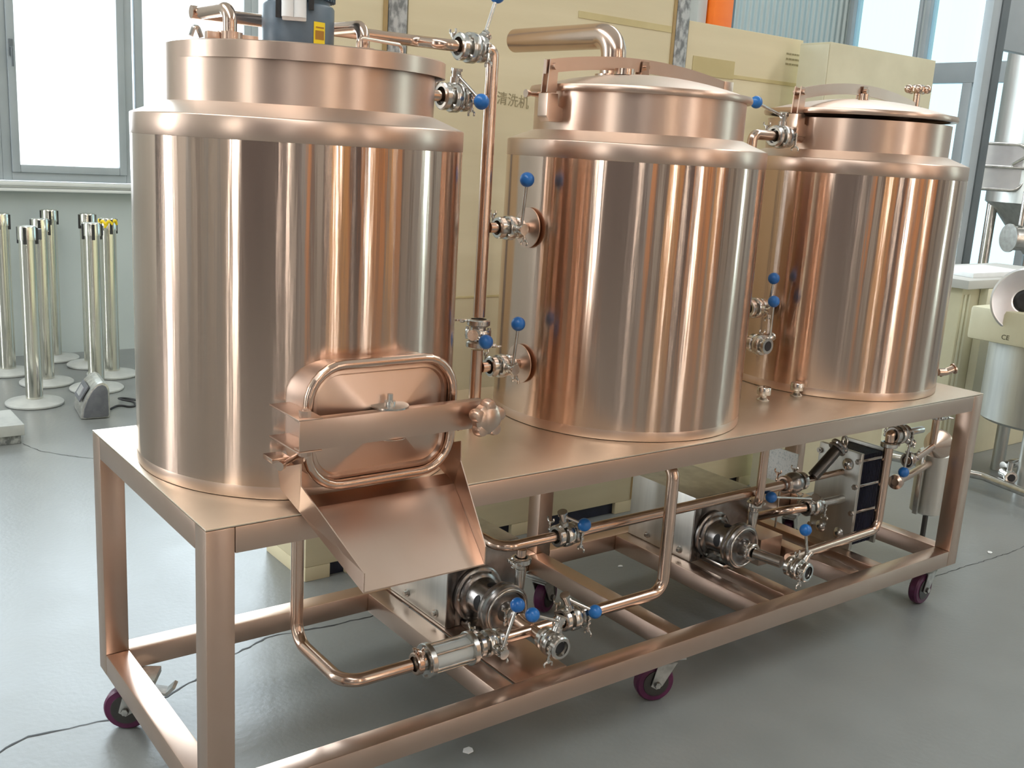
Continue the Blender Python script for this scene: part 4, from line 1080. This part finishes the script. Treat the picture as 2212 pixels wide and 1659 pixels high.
dvv = thing('drain_valve', (4.43, .62, .1), 'stainless ball valve on the pipe at the foot of the right tank', 'valve')
MB().lathe([(.012, 0), (.03, 0), (.034, .006), (.034, .018), (.026, .024), (.026, .06), (.03, .066), (.03, .09), (.012, .09)], (4.37, .56, .105), (.5, .6, 0), 28).build('valve_body', 'steel', dvv)
MB().lathe([(0, .002), (.02, .002), (.02, -.0005), (0, -.0005)], (4.37, .56, .105), (.5, .6, 0), 24).build('port_bore', 'hole', dvv)
MB().cyl((4.39, .585, .13), (4.39, .585, .18), .014).box((4.38, .575, .18), (4.45, .60, .188), .002).build('lever', 'steel', dvv)
tag(MB().tube([(4.20, 1.2, .075), (4.36, .70, .075), (4.30, .30, .06), (4.2, -.3, .06)], .022, .05).build('floor_pipe', 'steel'), 'stainless pipe lying along the floor under the right tank', 'pipe')
tag(MB().tube([(4.46, .655, .13), (4.75, .60, .15), (5.1, .40, .16)], .022, .05).build('floor_pipe', 'steel'), 'stainless pipe from the ball valve to the right behind the tank leg', 'pipe')
tag(MB().box((4.9, 2.6, .0), (6.0, 2.9, .16), .01).build('green_mat', 'green'), 'green rolled mat on the floor beyond the right tank', 'mat')

# fermenter behind the glazing
t = thing('fermenter', (7.6, 2.75, 0), 'tall stainless fermenter with a rounded manway behind the dark post at the right', 'tank')
fx, fy, fr = 7.6, 2.2, .44
MB().lathe([(0, 1.0), (.10, 1.0), (.36, 1.34), (fr, 1.40), (fr, 3.0), (.3, 3.15), (0, 3.2)], (fx, fy, 0), seg=80).build('vessel', 'steel_sat', t)
for k in range(4):
    a = k * PI / 2 + .6; MB().cyl((fx + .38 * math.cos(a), fy + .38 * math.sin(a), .001), (fx + .38 * math.cos(a), fy + .38 * math.sin(a), 1.42), .04).build('leg', 'steel', t)
mdir = (camo.location - V(fx, fy, 1.57)); mdir.z = 0; mdir.normalize(); mdir = mdir.normalized()
side = V(-mdir.y, mdir.x, 0); mc = V(7.08, 2.38, 1.664)
MB().tube([mc + side * x + V(0, 0, z) for (x, z) in rrect(.44, .34, .09, 6)], .014, .004, 12, closed=True).tube([mc + side * -.24 + mdir * .03, mc + side * .30 + mdir * .03], .014, .01, 12).tube([mc + side * .12 + mdir * .04 + V(0, 0, .02), mc + side * .2 + mdir * .06 + V(0, 0, .08)], .012, .01, 10).build('manway', 'steel', t)
mp_ = MB(); q = mp_.bm; q.faces.new([q.verts.new(mc + mdir * .004 + side * x + V(0, 0, z)) for (x, z) in rrect(.43, .33, .09, 6)]); mp_.build('manway_door', 'aluminium', t)
t = thing('transfer_pump', (6.9, 1.75, 0), 'bright stainless pump and valves on a stand beyond the cream cabinet', 'pump')
MB().cyl((6.55, 1.9, 1.17), (6.68, 1.82, 1.17), .085, seg=36).cyl((6.54, 1.905, 1.17), (6.55, 1.9, 1.17), .10, seg=36).build('pump_head', 'steel', t)
MB().box((6.72, 1.62, 1.09), (6.98, 1.82, 1.25), .02).build('motor_box', 'steel', t)
MB().cyl((6.85, 1.7, .99), (6.85, 1.7, 1.09), .05).cyl((6.85, 1.7, .93), (6.85, 1.7, .99), .08).cyl((6.85, 1.7, .001), (6.85, 1.7, .93), .03).cyl((6.85, 1.7, 1.25), (6.85, 1.7, 1.40), .02).cyl((6.6, 1.86, 1.26), (6.6, 1.86, 1.5), .018).build('stand_pipe', 'steel', t)
